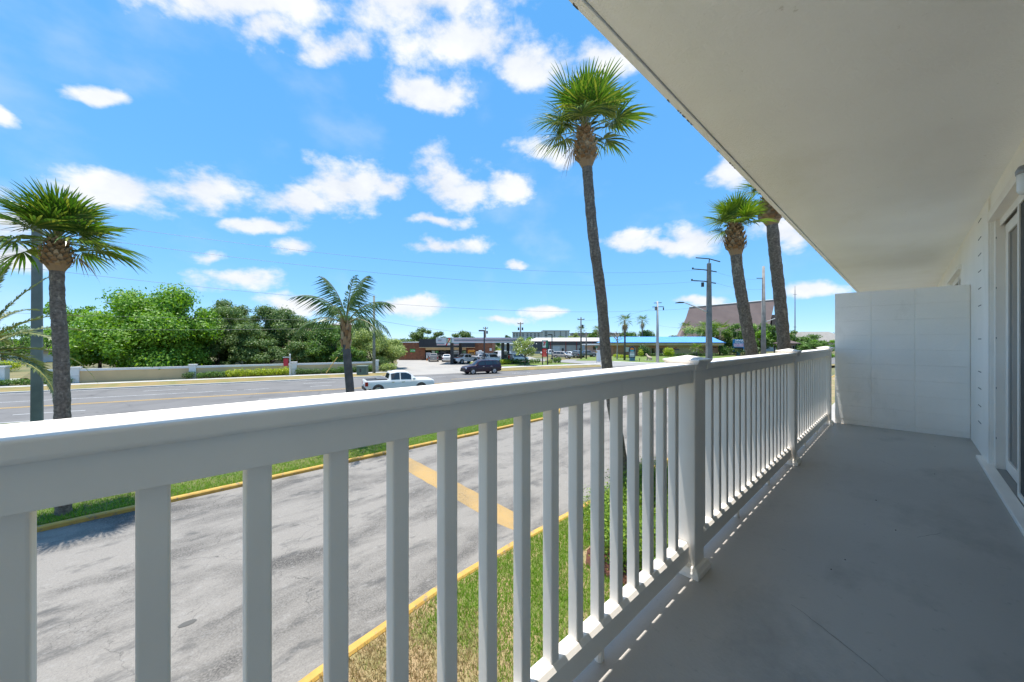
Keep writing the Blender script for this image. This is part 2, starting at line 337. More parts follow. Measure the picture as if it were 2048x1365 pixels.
# far side: gutter kerb, dry verge, pavement
TE = tp(765,46.0); kerb('road_kerb', [rd(46.0,T0), rd(46.0,TE)], .3, .09, KC)
sheet('verge', [rd(46.1,T0), rd(46.1,TE), rd(47.2,TE+1.6), rd(50.9,tp(775,50.9)), rd(50.9,T0)], .05, DRYG)
sheet('pavement', [rd(50.9,T0), rp(775,50.9), rp(772,52.3), rd(52.3,T0)], .06, CONC)
sheet('garden_ground', [rd(52.3,-24), rp(772,52.3), at(795,84), at(100,84)], .03, mat('garden_soil', (.16,.12,.06), .95, (.10,.11,.03), .5))
# forecourt of the store and the side street
sheet('forecourt', [rp(762,45.7), rp(985,45.7), G(985,731), G(1040,726.5), G(1090,722), G(1060,714), G(1000,712), G(790,716), G(796,727), G(770,741)], .01, LOT)
sheet('side_street', [rp(1205,45.7), rp(1345,45.7), G(1345,722), G(1245,721), G(1190,721), G(1060,717), G(1085,722.5), G(1190,729.5)], .012, STREET)
sheet('verge', [rp(985,46), rp(1203,46), G(1200,730), G(1060,733.5), G(985,737)], .02, DRYG)
sheet('pavement', [G(975,738.5), G(1060,734), G(1200,729.5), G(1200,727.5), G(1060,732), G(980,735)], .03, CONC)
sheet('grass_island', [G(978,734.5), G(1060,731.5), G(1150,728.8), G(1125,726), G(1060,725.5), G(1035,727.5), G(985,730.5)], .022, LAWN)
sheet('grass_island', [G(1085,720), G(1120,721.5), G(1140,718.5), G(1105,717)], .03, DRYG)
sheet('grass_island', [G(1150,722), G(1195,722), G(1200,716), G(1180,713.5), G(1168,716)], .03, LAWN)
sheet('front_lawn', [G(1224,723), G(1300,726), G(1345,724.5), G(1470,716), G(1470,709), G(1225,712)], .03, LAWN)
sheet('pavement', [G(1228,724.5), G(1300,728), G(1350,726.5), G(1350,724.8), G(1300,726.2), G(1226,723)], .035, CONC)

# near side: driveway, its yellow kerbs, lawns
NK = [(-2.2,-6),(-3.9,-2.2),(-4.6,-.2),(-5.0,1.4),(-5.32,3.3),(-5.45,5.2),(-5.5,7.2),(-5.6,10.4),(-5.7,16),(-5.8,60)]
FK = [(-13.1,-30),(-13.15,-2),(-13.25,5),(-13.25,12),(-13.3,15.0),(-13.7,16.6),(-14.9,18.2),(-17,19.3),(-19.5,20)]
FK2 = [(-21,31),(-17,31.5),(-14.8,32.8),(-13.6,35),(-13.3,38),(-13.3,80)]
sheet('driveway', [(-2.2,-30)]+NK+[(-13.3,60)]+FK2[::-1]+[tuple(rd(28.7,31)[:2])]+[tuple(rd(28.7,21)[:2])]+FK[::-1], .0+.004, DRIVE)
kerb('driveway_kerb', NK, .16, .11, YEL); kerb('driveway_kerb', FK, .16, .11, YEL); kerb('driveway_kerb', FK2, .16, .11, YEL)
sheet('road_verge', [tuple(rd(28.6,-30)[:2])]+[tuple(rd(28.6,20)[:2])]+[tuple(rd(28,20.6)[:2])]+FK[::-1], .07, mat('verge_lawn', (.075,.12,.02), .95, (.15,.15,.045), .9, detail=10, bump=.6, bscale=25))
sheet('road_verge', [tuple(rd(28.6,32)[:2])]+[tuple(rd(28.6,90)[:2])]+FK2[::-1], .07, DRYG)
sheet('lawn', NK+[(-.9,60),(-.9,-6)], .07, STRAW)
# worn yellow speed bump / stop bar across the driveway
HUMP = asphalt('hump_paint', (.40,.25,.085), (.27,.18,.08), (.34,.27,.17), .95, (1,1,1), .9, .6)
hb = MB(); A0, A1 = Vector((-12.75,6.2,0)), Vector((-5.95,5.95,0)); n = Vector((0.02,1,0)).normalized()
pr = [(-.34,.0),(-.26,.035),(-.12,.062),(.12,.062),(.26,.035),(.34,.0)]
ts = [0,.03,.08]+[i/20 for i in range(3,18)]+[.92,.97,1]
vs = []
for t in ts:
    e = min(1, t/.06, (1-t)/.06); p = A0.lerp(A1, t)
    for (o_, z_) in pr: q = p+n*o_*(.7+.3*e); vs.append((q.x+.012*math.sin(t*40+o_*9), q.y+.012*math.sin(t*57+o_*5), .006+z_*e))
hb.add(vs, [(i*6+j,(i+1)*6+j,(i+1)*6+j+1,i*6+j+1) for i in range(len(ts)-1) for j in range(5)])
tag(hb.build('speed_bump', HUMP, smooth=True), 'low yellow painted speed bump across the grey driveway', 'speed bump')
mo = MB(); rr = random.Random(5); mo.add([(-6.6+.055*math.cos(a)*(1+.2*rr.random()), -.1+.10*math.sin(a)*(1+.2*rr.random()), .009) for a in [i*math.pi/9 for i in range(18)]], [tuple(range(18))])
st = mo.build('driveway_stain', mat('stain', (.10,.095,.085), .8)); st['kind'] = 'structure'
c0 = G(375,1248); st.location = (c0.x+6.6, c0.y+.1, 0)
sheet('mulch_bed', [(-4.3,6.1),(-4.05,5.7),(-2.2,5.6),(-2.0,9.6),(-4.5,9.6),(-4.6,8.4)], .085, MULCH)

# ------------------------------------------------------------------ grass blades (nobody could count them)
def blades(name, pts, hgt, wid, mats, midx, label):
    n = len(pts); a = RNG.uniform(0, 2*np.pi, n); h = hgt*RNG.uniform(.5, 1.25, n); ln = RNG.uniform(.2, .9, n)
    dx, dy = np.cos(a), np.sin(a); b = RNG.uniform(0, 2*np.pi, n); lx, ly = np.cos(b)*ln*h, np.sin(b)*ln*h
    w = wid*RNG.uniform(.7, 1.3, n)
    V = np.zeros((n,3,3)); V[:,0] = pts; V[:,1] = pts; V[:,2] = pts
    V[:,0,0] -= dx*w/2; V[:,0,1] -= dy*w/2; V[:,1,0] += dx*w/2; V[:,1,1] += dy*w/2
    V[:,2,0] += lx; V[:,2,1] += ly; V[:,2,2] += h
    Q = np.arange(n*3).reshape(n,3)
    o = link(name, np_mesh(name, V.reshape(-1,3), Q, mats, midx)); return tag(o, label, 'grass', kind='stuff')
GR = leafmat('grass_green', [(.13,.25,.02),(.19,.34,.035),(.27,.40,.05)], .3, .6)
GRL = leafmat('grass_straw', [(.34,.25,.12),(.44,.33,.17),(.26,.24,.09)], .2, .8)
def sn(x, y, s, k): # cheap smooth noise
    return (np.sin(x*s+k)+np.sin(y*s*1.3+2*k)+np.sin((x+y)*s*.7+3*k)+np.sin((x-y)*s*1.9+k*5)*.6)/3.6
n = 170000
x = RNG.uniform(-5.5, -1.4, n); y = RNG.uniform(.2, 12, n)
kx = np.interp(y, [p[1] for p in NK], [p[0] for p in NK])+.1
bed = (x > -4.35) & (x < -2.1) & (y > 5.7) & (y < 9.6)
gp = sn(x, y, 2.3, 1.7)*.5+sn(x, y, 5.1, .3)*.35+np.clip((y-3.0)/1.3, -1.0, 1)*.95-np.clip((-4.9-x)/.4, 0, 1)*.3+RNG.normal(0, .3, n)
keep = (x > kx) & ~bed; thin = RNG.uniform(0, 1, n) < np.where(gp > 0, 1, .75); keep &= thin
P = np.stack([x, y, np.full(n, .07)], 1)[keep]; mi = (gp[keep] < 0).astype(int)
blades('lawn_grass', P, .075, .011, [GR, GRL], mi, 'patchy green and straw lawn below the balcony')
n = 130000
y = RNG.uniform(-4, 19, n); x = -13.3-RNG.uniform(0, 1, n)**1.7*14
x = np.maximum(x, -(28.5-.2504*y)/.9681)
P = np.stack([x, y, np.full(n, .07)], 1); fx = np.interp(y, [p[1] for p in FK], [p[0] for p in FK])-.07; P = P[x < fx]
blades('verge_grass', P, .08, .014, [GR, GRL], (RNG.uniform(0,1,len(P)) < .12).astype(int), 'green mown grass along the far yellow driveway kerb')

# ------------------------------------------------------------------ the balcony
RC = -.78                                   # centre line of the railing
bld = thing('apartment_building', 'white painted apartment building with this covered balcony', 'building', (0,0,0))
sl = MB(); sl.box(-.93, 3, -9, 30, FL-.2, FL); fl = sl.build('balcony_floor', DECK, bld, bevel=.006); tag(fl, 'grey painted concrete balcony floor')
rr = random.Random(9); CRK = mat('deck_crack', (.09,.088,.08), .9)
for (x0, y0, a0, k0) in ((-.35,2.05,-.35,16),(.05,3.3,1.2,9),(-.2,5.2,-.6,10)):
    x, y, a = x0, y0, a0; ls, rs_ = [], []
    for i in range(k0):
        w_ = .0011*(1-abs(i/k0-.4)); ls.append((x-math.sin(a)*w_, y+math.cos(a)*w_, FL+.0015)); rs_.append((x+math.sin(a)*w_, y-math.cos(a)*w_, FL+.0015))
        a += rr.uniform(-.5,.5); st_ = rr.uniform(.015,.04); x += math.cos(a0*.6+a*.4)*st_; y += math.sin(a0*.6+a*.4)*st_
    MB().add(ls+rs_, [(i,i+1,k0+i+1,k0+i) for i in range(k0-1)]).build('hairline_crack', CRK, fl)
for i in range(9):
    x, y, s_ = rr.uniform(-.68,.5), rr.uniform(1.8,6.9), rr.uniform(.002,.004); MB().prism([(x+s_*math.cos(k*1.05)*(.6+.6*rr.random()), y+s_*math.sin(k*1.05)*(.6+.6*rr.random())) for k in range(6)], FL, FL+.003).build('debris', CRK, fl)
CE = FL+2.54
cs = MB().box(-.875, 3, -9, 30, CE, CE+.2).box(-.915, -.88, -9, 30, CE-.012, CE+.21)
so = cs.build('ceiling_slab', SOFFIT, bld); tag(so, 'off-white textured underside of the balcony above')
rr = random.Random(21); FLK = mat('flaked_paint', (.16,.13,.09), .95, (.08,.07,.05), 20)
for i in range(26):                         # flaked, stained paint along the drip edge
    y = rr.uniform(.6, 9) if i > 8 else rr.uniform(2.2, 3.4); l = rr.uniform(.01,.05); n_ = 7
    MB().prism([(-.9155+(.002+.008*rr.random())*(1 if k < 4 else -.05), y+l*(k/3-.5 if k < 4 else (6-k+.5)/3-.5)) for k in range(n_)][::-1], CE-.0135, CE-.004+rr.uniform(0,.02)).build('flaked_edge', FLK, bld)
WX = .545
wl = MB().box(WX, WX+.2, 6.04, 8.3, FL, CE).box(WX, WX+.2, 10.2, 30, FL, CE).box(WX, WX+.2, 8.3, 10.2, FL+2.2, CE).box(WX, WX+.2, 5.6, 6.04, FL, CE).box(WX, WX+.2, -9, 1.2, FL, CE)
wl.box(WX+.002, WX+.2, 1.2, 5.6, FL+2.36, CE).box(WX+.01, WX+.2, -9, 30, -.05, FL-.2).box(WX+.01, WX+.2, -9, 30, CE+.2, CE+3.2).box(-.9, 9, -9, 30, CE+3.2, CE+3.4)
tag(wl.build('wall', PAINT, bld), 'white painted block wall')
ib = MB().box(WX+1.8, WX+1.9, -9, 30, FL, CE)
ib.build('room_wall', mat('room', (.2,.19,.17), .9), bld)
bm_ = MB().box(WX-.012, WX, 5.62, 5.98, FL, CE-.03); bm_.build('corner_trim', PAINT, bld, bevel=.004)
JG = mat('joint_dark', (.13,.13,.12), .9)
for i, py in enumerate((448,473,504,532,561,591,621,679,736,765,795,824,884)):
    Z = 4.53; zz = zat(py, Z)
    MB().box(WX-.002, WX+.01, 6.2, 6.42, zz-.004, zz+.004).build('joint_gap', JG, bld)
# neighbour's window beyond the partition
nw = MB().box(WX+.03, WX+.07, 8.3, 8.38, FL, FL+2.2).box(WX+.03, WX+.07, 10.12, 10.2, FL, FL+2.2).box(WX+.03, WX+.07, 9.0, 9.08, FL, FL+2.2).box(WX+.03, WX+.07, 8.38, 10.12, FL+2.12, FL+2.2)
wi = nw.build('window', VINYL, bld); MB().box(WX+.05, WX+.056, 8.38, 10.12, FL, FL+2.12).build('pane', DGLASS, wi)
MB().box(WX-.03, WX, 8.2, 10.3, FL+2.2, FL+2.26).build('window_header', PAINT, bld)

# sliding door: frame, far glass panel, insect screen drawn forward, threshold
dr = thing('sliding_door', 'white framed sliding glass door with grey insect screen, right of the balcony', 'door', (0,0,FL))
fr = MB().box(WX-.02, WX+.12, 1.2, 5.6, 2.28, 2.36).box(WX+.02, WX+.12, 5.52, 5.6, .02, 2.28).box(WX+.02, WX+.12, 1.2, 1.28, .02, 2.28).box(WX+.045, WX+.055, 1.28, 5.52, 2.22, 2.28)
fr.build('frame', VINYL, dr, bevel=.003)
MB().box(WX-.055, WX+.02, 1.1, 5.98, 0, .035).build('threshold', VINYL, dr, bevel=.006)
MB().box(WX+.02, WX+.12, 1.28, 5.52, 0, .022).build('track', mat('track', (.3,.29,.27), .5), dr)
gp_ = MB().box(WX+.075, WX+.105, 5.4, 5.52, .03, 2.22).box(WX+.075, WX+.105, 3.35, 3.47, .03, 2.22).box(WX+.075, WX+.105, 3.47, 5.4, .03, .13).box(WX+.075, WX+.105, 3.47, 5.4, 2.13, 2.22)
g1 = gp_.build('glass_panel', VINYL, dr, bevel=.003); MB().box(WX+.087, WX+.093, 3.47, 5.4, .13, 2.13).build('pane', DGLASS, g1)
gq = MB().box(WX+.11, WX+.118, 1.28, 3.4, .03, 2.22); gq.build('pane', DGLASS, dr)
sp = MB().box(WX+.028, WX+.05, 4.57, 4.62, .03, 2.22).box(WX+.028, WX+.05, 2.5, 2.55, .03, 2.22).box(WX+.028, WX+.05, 2.55, 4.57, .03, .07).box(WX+.028, WX+.05, 2.55, 4.57, 2.18, 2.22)
s1_ = sp.build('screen_frame', VINYL, dr); MB().box(WX+.036, WX+.04, 2.55, 4.57, .07, 2.18).build('screen_mesh', SCREEN, s1_)
for k in range(5):
    for yy in (5.46,): MB().box(WX+.018, WX+.02, yy-.012, yy+.012, .3+k*.45, .315+k*.45).build('screw', JG, dr)
# wall lamp
lp = thing('wall_lamp', 'white jar wall lamp with grey cap at the right edge', 'lamp', (.452, 3.34, FL+1.975)); lp.scale = (.66,.66,.66)
MB().lathe([(.02,-.02),(.05,-.015),(.062,.01),(.064,.14),(.05,.15)], n=20).build('shade', mat('lamp_glass', (.8,.8,.78), .25), lp, smooth=True)
MB().lathe([(.068,.14),(.07,.17),(.055,.205),(.03,.21)], n=20).build('cap', mat('lamp_grey', (.3,.3,.3), .4, metal=.4), lp, smooth=True)
MB().box(.02, .14, -.03, .03, .13, .2).build('bracket', ALUM, lp)

# partition of stack-bonded blocks
pw = thing('partition_wall', 'white painted concrete block partition closing the balcony end', 'wall', (0, 7.1, FL))
PH = 1.865
MB().box(-.694, WX-.002, .005, .196, 0, PH-.02).build('core', PAINT, pw)
xs = [-.70, -.318, .088, WX-.003]; zs = [0]+[.065+.2*i for i in range(0, 10)]; zs = [z for z in zs if z < PH-.03]+[PH]
for i in range(3):
    for j in range(len(zs)-1):
        jx = random.uniform(-.0015,.0015)
        MB().box(xs[i]+.002, xs[i+1]-.002, jx, .2, zs[j]+.001, zs[j+1]-.001).build('block', PAINT, pw, bevel=.004)
# railing
rl = thing('balcony_railing', 'white vinyl balcony railing with square balusters', 'railing', (RC, 0, FL))
PY = [-.45-2.45, -.45, 2.0, 4.45, 6.90]
bal = MB().box(-.019, .019, -.019, .019, .14, .985).mesh('baluster', VINYL)
def bev(o, w):
    b = o.modifiers.new('edge', 'BEVEL'); b.width = w; b.segments = 2; b.limit_method = 'ANGLE'; return o
def top_rail(y0, y1):
    b = MB(); pts = [(-.05,.972),(.05,.972),(.052,1.034),(.07,1.037),(.074,1.042),(.074,1.063),(.071,1.066),(-.071,1.066),(-.074,1.063),(-.074,1.042),(-.07,1.037),(-.052,1.034)]
    b.xsec(pts, y0, y1); return b
for i, y in enumerate(PY):
    p = link('post', MB().box(-.06,.06,-.06,.06,0,1.036).mesh('post', VINYL), rl, (0,y,0)); bev(p, .006)
    cp = MB()
    def sq(r, z): return [(-r,-r,z),(r,-r,z),(r,r,z),(-r,r,z)]
    prof = [(.066,1.03),(.068,1.042),(.072,1.054),(.081,1.066),(.085,1.07),(.085,1.075),(.092,1.079),(.092,1.087)]
    vs = [v for r_, z_ in prof for v in sq(r_, z_)]+[(0,0,1.107)]
    fs = [(3,2,1,0)]+[(k*4+j, k*4+(j+1)%4, k*4+4+(j+1)%4, k*4+4+j) for k in range(len(prof)-1) for j in range(4)]
    o = (len(prof)-1)*4; fs += [(o+j, o+(j+1)%4, o+4) for j in range(4)]
    cp.add(vs, fs); bev(cp.build('post_cap', VINYL, p), .002)
    bs = MB(); prof = [(.086,0),(.086,.022),(.08,.03),(.074,.045),(.064,.05)]
    bs.add([v for r_, z_ in prof for v in sq(r_, z_)], [(3,2,1,0)]+[(k*4+j, k*4+(j+1)%4, k*4+4+(j+1)%4, k*4+4+j) for k in range(len(prof)-1) for j in range(4)]+[(16,17,18,19)])
    bev(bs.build('base_trim', VINYL, p), .002)
for i in range(len(PY)-1):
    y0, y1 = PY[i]+.064, PY[i+1]-.064
    tr = top_rail(y0, y1).build('top_rail', VINYL, rl); bev(tr, .003)
    # the lower rail lies just above the floor
    br = MB().xsec([(-.032,.065),(.032,.065),(.032,.145),(.022,.163),(-.022,.163),(-.032,.145)], y0, y1).build('bottom_rail', VINYL, rl); bev(br, .003)
    for ye, sg in ((y0,1),(y1,-1)):         # moulded brackets at the rail ends
        bev(top_rail(min(ye,ye+sg*.032), max(ye,ye+sg*.032)).xf(Matrix.Translation((0,0,-.0015)) @ Matrix.Diagonal((1.05,1,1,1))).build('rail_bracket', VINYL, rl), .003)
    for f in (1/3, 2/3):
        MB().lathe([(.018,0),(.018,.07)], (0, PY[i]+2.45*f, 0), 10).build('foot', VINYL, rl, smooth=False)
    yb0 = PY[i]+.443-.131*2 if False else PY[i]+.443
    k = 0
    y = PY[i]+.443-.131*2
    while y < PY[i+1]-.09:
        bev(link('baluster', bal, rl, (0, y, 0)), .004); y += .131
for z0, z1 in ((.08,.16),(.98,1.05)):
    MB().box(-.02,.02, 6.964, 7.09, z0, z1).build('end_bracket', VINYL, rl)
# ------------------------------------------------------------------ foliage
def leaf_arrays(P, Nn, ln, wd, rng):
    n = len(P); t = rng.normal(size=(n,3)); t -= Nn*np.sum(t*Nn, 1, keepdims=True); t /= np.linalg.norm(t, axis=1, keepdims=True)+1e-9
    b = np.cross(Nn, t); l = (ln*rng.uniform(.6,1.3,n))[:,None]; w = (wd*rng.uniform(.7,1.2,n))[:,None]
    V = np.stack([P-t*l/2, P+b*w/2-Nn*l*.08, P+t*l/2-Nn*l*.15, P-b*w/2-Nn*l*.08], 1)
    return V.reshape(-1,3), np.arange(n*4).reshape(n,4)
def cloud(cl, n, rng, up=.35, shell=.55, flat=None):
    C = np.array([c[:3] for c in cl]); Rr = np.array([c[3:6] for c in cl]); w = (Rr[:,0]*Rr[:,1]+Rr[:,0]*Rr[:,2]); w /= w.sum()
    k = rng.choice(len(cl), n, p=w); d = rng.normal(size=(n,3)); d /= np.linalg.norm(d, axis=1, keepdims=True)
    r = rng.uniform(shell, 1, n)[:,None]*(1+.12*rng.normal(size=(n,1))); P = C[k]+d*Rr[k]*r
    Nn = d+rng.normal(size=(n,3))*.6+np.array([0,0,up]); Nn /= np.linalg.norm(Nn, axis=1, keepdims=True)
    return P, Nn
def clumps(c, R3, m, s, rng, low=-.5):   # sub-clumps spread over an ellipsoid
    out = []
    for i in range(m):
        while True:
            d = rng.normal(size=3); d /= np.linalg.norm(d)
            if d[2] > low-.4: break
        f = rng.uniform(.45,.9); p = np.array(c)+d*np.array(R3)*f; q = s*rng.uniform(.65,1.35)
        out.append((*p, R3[0]*q, R3[1]*q, max(R3[2]*q*.8, .3*R3[0]*q)))
    return out
LEAVES = {
 'bright': leafmat('leaf_bright', [(0.082,0.183,0.016),(0.151,0.301,0.028),(0.255,0.418,0.048),(0.105,0.221,0.028)], .35),
 'oak': leafmat('leaf_oak', [(.065,.125,.028),(.11,.18,.045),(.18,.25,.075),(.09,.15,.036)], .3),
 'feather': leafmat('leaf_feather', [(0.174,0.246,0.058),(0.290,0.362,0.102),(0.406,0.450,0.160),(0.217,0.290,0.072)], .35),
 'mid': leafmat('leaf_mid', [(0.058,0.123,0.022),(0.109,0.203,0.036),(0.174,0.275,0.051)], .3),
 'yellow': leafmat('leaf_yellow', [(0.232,0.319,0.022),(0.377,0.450,0.029),(0.493,0.522,0.043),(0.174,0.261,0.029)], .35),
 'dark': leafmat('leaf_dark', [(0.036,0.080,0.017),(0.065,0.123,0.026),(0.116,0.189,0.036)], .2),
 'hedge': leafmat('leaf_hedge', [(0.072,0.160,0.017),(0.131,0.246,0.029),(0.319,0.420,0.043),(0.087,0.174,0.022)], .3),
}
BARK = mat('bark', (.11,.09,.07), .9, (.06,.05,.04), 4, bump=.6, bscale=12)
def bush_mesh(name, cl, n, ln, wd, m, up=.35, shell=.5, rng=RNG):
    P, Nn = cloud(cl, n, rng, up, shell); V, Q = leaf_arrays(P, Nn, ln, wd, rng); return np_mesh(name, V, Q, m)
def tree(label, base, h, rx, ry, kind, n, ln, trunk_h, m=26, s=.34, low=-.35, name='tree', group=None, crown_z=None, tr=.22, lean=(0,0), seed=0, cat='tree'):
    rng = np.random.default_rng(seed+100)
    t = thing(name, label, cat, (base.x, base.y, 0), 0, group)
    cz = crown_z if crown_z is not None else (trunk_h+h)/2; rz = h-cz
    cl = clumps((lean[0], lean[1], cz), (rx, ry, rz), m, s, rng, low)
    link('crown', bush_mesh('crown', cl, n, ln, ln*.55, LEAVES[kind], rng=rng, shell=.35), t)
    b = MB(); b.tube([(0,0,-.05),(.03*rx,0,trunk_h*.5),(lean[0]*.3,lean[1]*.3,trunk_h*1.05)], [tr,tr*.8,tr*.7], 8)
    for i in range(0, len(cl), max(1, len(cl)//8)):
        c = Vector(cl[i][:3]); a = Vector((lean[0]*.25,lean[1]*.25,trunk_h*.9)); mid = a.lerp(c,.5)+Vector((0,0,-.06*rz))
        b.tube([a, mid, c], [tr*.5,tr*.32,tr*.12], 6)
    b.build('trunk', BARK, t, smooth=True); return t
tree('broad bright green tree with dense rounded crown behind the cream wall', at(310,47), 10.9, 9.4, 6.5, 'bright', 85000, .36, 1.6, 90, .30, -.8, crown_z=4.9, tr=.3, seed=1)
tree('low bright green tree joined to the left of the broad tree', at(200,48), 7.0, 4.4, 4, 'bright', 16000, .38, 1.8, 20, .33, -.5, crown_z=3.8, seed=2)
tree('thin open tree with sparse leaves left of the broad tree', at(165,58), 11.0, 4.2, 4, 'bright', 2600, .4, 4, 12, .3, 0, crown_z=8, seed=3)
tree('dark oak with twisted limbs behind the cream wall', at(500,54), 9.8, 6.6, 5, 'oak', 30000, .28, 2.6, 34, .28, -.5, crown_z=6.0, tr=.28, seed=4)
tree('dull green oak with rounded top right of the broad tree', at(455,60), 11.2, 6.0, 5, 'oak', 24000, .32, 3, 28, .3, -.5, crown_z=6.6, seed=5)
tree('dark oak whose crown touches the queen palm on its left', at(580,58), 9.2, 4.6, 4.5, 'oak', 20000, .3, 2.5, 24, .32, -.5, crown_z=5.4, seed=6)
tree('bushy grey green shrub tree below the dark oak', at(535,51), 5.0, 3.6, 3, 'oak', 7000, .28, 1, 14, .36, -.4, crown_z=2.8, seed=7)
for i, (px, Z, h, r) in enumerate([(395,50,4.6,3.4),(440,51,4.4,3.2),(490,50.5,3.8,2.8),(600,52,4.2,3.2),(635,53,4.6,3),(700,51,3.6,2.6),(245,49.5,4.4,4),(345,49.5,4.6,4)]):
    tree(['dark bushy shrub tree under the right side of the broad tree','dark shrub tree between the broad tree and the oak','low shrub tree under the left oak limbs','shrub tree right of the red hanging sign','green shrub tree left of the queen palm','low green shrub tree behind the queen palm trunk','bright low growth under the left of the broad tree','bright low growth under the middle of the broad tree'][i], at(px,Z), h, r, 2.6, ['mid','oak','oak','oak','mid','mid','bright','bright'][i], 9000, .28, .8, 18, .36, -.8, crown_z=h*.5, seed=130+i, name='shrub_tree', group='undergrowth behind the cream wall')
tree('fresh green tree behind the queen palm trunk', at(665,54), 6.8, 3.6, 3.5, 'mid', 16000, .28, 1.2, 24, .34, -.7, crown_z=3.4, seed=8)
tree('tall mid green tree behind the queen palm crown', at(690,66), 9.0, 4.4, 4, 'mid', 8000, .34, 3, 16, .33, -.2, crown_z=6.2, seed=9)
tree('feathery yellow green tree beside the wooden utility pole', at(745,55), 6.4, 5.0, 4, 'feather', 26000, .26, 1.2, 36, .3, -.7, crown_z=3.4, seed=10)
tree('feathery pale tree at the edge of the forecourt', at(785,58), 5.2, 2.6, 2.6, 'feather', 11000, .25, 1.2, 18, .34, -.6, crown_z=2.9, seed=11)
tree('dark green tree rising behind the left end of the store', at(848,112), 7.9, 4.8, 4, 'oak', 6000, .5, 3, 16, .33, -.2, crown_z=4.5, seed=12)
tree('dark green tree behind the store just left of its raised sign', at(878,114), 7.4, 2.6, 3, 'oak', 3000, .5, 3, 10, .36, -.2, crown_z=4.6, seed=13)
tree('wide dark green tree rising behind the middle of the store roof', at(925,116), 7.9, 5.0, 4, 'oak', 7000, .5, 3, 18, .33, -.2, crown_z=4.6, seed=14)
tree('small dark tree between the store and the pale sales building', at(990,100), 5.6, 2.3, 2.3, 'mid', 2600, .42, 1.5, 10, .36, -.4, crown_z=2.9, seed=15)
tree('white flowering small tree in front of the pump canopy end', at(1050,64), 5.0, 2.35, 2.2, 'feather', 5200, .24, 1.5, 20, .32, -.4, crown_z=3.0, tr=.1, seed=16)
FLW = mat('blossom', (.8,.78,.7), .8)
rng = np.random.default_rng(5); P, Nn = cloud([(0,0,3.2,2.2,2.0,1.7)], 90, rng, .3, .85)
V, Q = leaf_arrays(P+np.array(at(1050,64)), Nn, .22, .2, rng); fo = link('blossoms', np_mesh('blossoms', V, Q, FLW))
for o in bpy.data.objects:
    if o.get('label') == 'white flowering small tree in front of the pump canopy end': fo.parent = o; fo.location = -at(1050,64); fo['kind'] = 'stuff'

# tree rows behind the blue-roofed building and along the horizon
rowpx = [(1262,130,9.4,5),(1285,128,8.6,5),(1310,140,6.6,7),(1345,140,6.4,7),(1368,122,6.2,5),(1400,116,9.6,5.2),(1425,118,10.2,4.6),(1450,116,8.6,5),(1475,113,9.6,5),(1500,118,10.0,5),(1522,120,9.0,4.5),(1548,116,10.4,5.4)]
for i, (px, Z, h, r) in enumerate(rowpx):
    tree(['tall dark green tree','bushy mid green tree','low rounded dark tree','low wide dark tree','small green tree','full yellow green tree','tall full green tree','dense green tree','dense bright green tree','tall bright tree','dark dense tree','broad mid green tree'][i]+' behind the '+['left end of the blue roof','blue roof near its left end','blue roof left of the grey pole','blue roof right of the grey pole','blue roof below the brown church','blue roof left of the tall concrete pole','tall concrete pole','right end of the blue roof','blue realty sign','second leaning palm','slim grey pole','rightmost palm trunk'][i],
        at(px,Z), h, r, 4, ['mid','oak','oak','oak','mid','feather','mid','mid','mid','bright','dark','mid'][i], 5200, .55, 2.5, 16, .34, -.5, crown_z=h*.5, seed=30+i, group='trees behind the blue-roofed building')
for i, (px, Z, h, r) in enumerate([(1582,120,7.8,5),(1605,150,7.2,7),(1630,128,5.4,5.2),(1655,140,5.2,6),(1665,175,9,9),(1612,105,4.2,3.4)]):
    tree(['rounded green tree right of the rightmost palm','green tree below the radio mast','low bushy tree left of the partition','wide low tree beside the partition','distant dark tree beside the partition','small shrub tree in front of the far hip roof'][i], at(px,Z), h, r, 4, ['mid','mid','mid','bright','dark','mid'][i], 4200, .55, 2, 14, .34, -.5, crown_z=h*.5, seed=50+i, group='trees near the partition')
for i, (px, Z, h, r) in enumerate([(1012,250,9,3.5),(1032,240,7,4),(1062,230,7,5),(1120,210,7,6),(1150,205,10,4),(1192,200,10,4.5),(1215,190,8,6),(1175,215,7.5,6),(1098,225,6.4,6),(40,70,8,6),(5,75,6.2,5),(-60,62,7,6),(95,78,7,5)]):
    tree(['dark distant tree left of the pale apartment block','distant tree at the left end of the pale apartment block','low green tree in front of the pale apartment block','low tree right of the pale apartment block front','tall distant tree right of the pale apartment block','distant tree left of the tall palm trunk','distant tree behind the tall palm trunk','low distant tree behind the grey warehouse','low distant tree in front of the pale apartment block end','tree behind the leaning date palm fronds','round tree at the left edge of the picture','tree beyond the left edge','tree behind the left sabal palm'][i], at(px,Z), h, r, 4, ['dark','mid','bright','mid','feather','mid','mid','mid','mid','mid','mid','mid','bright'][i], 2600, .8 if Z > 100 else .4, 2, 12, .36, -.5, crown_z=h*.5, seed=70+i)
# far wood along the horizon: one mass
rng = np.random.default_rng(9); cl = []
for i in range(420):
    px = rng.uniform(-900, 2300); Z = rng.uniform(380, 520); p = at(px, Z); h = rng.uniform(5, 8.5); cl.append((p.x, p.y, h*.5, 14, 14, h*.5))
o = link('far_wood', bush_mesh('far_wood', cl, 42000, 2.4, 1.6, LEAVES['dark'], rng=rng)); tag(o, 'distant wood along the horizon', 'woods', kind='stuff')

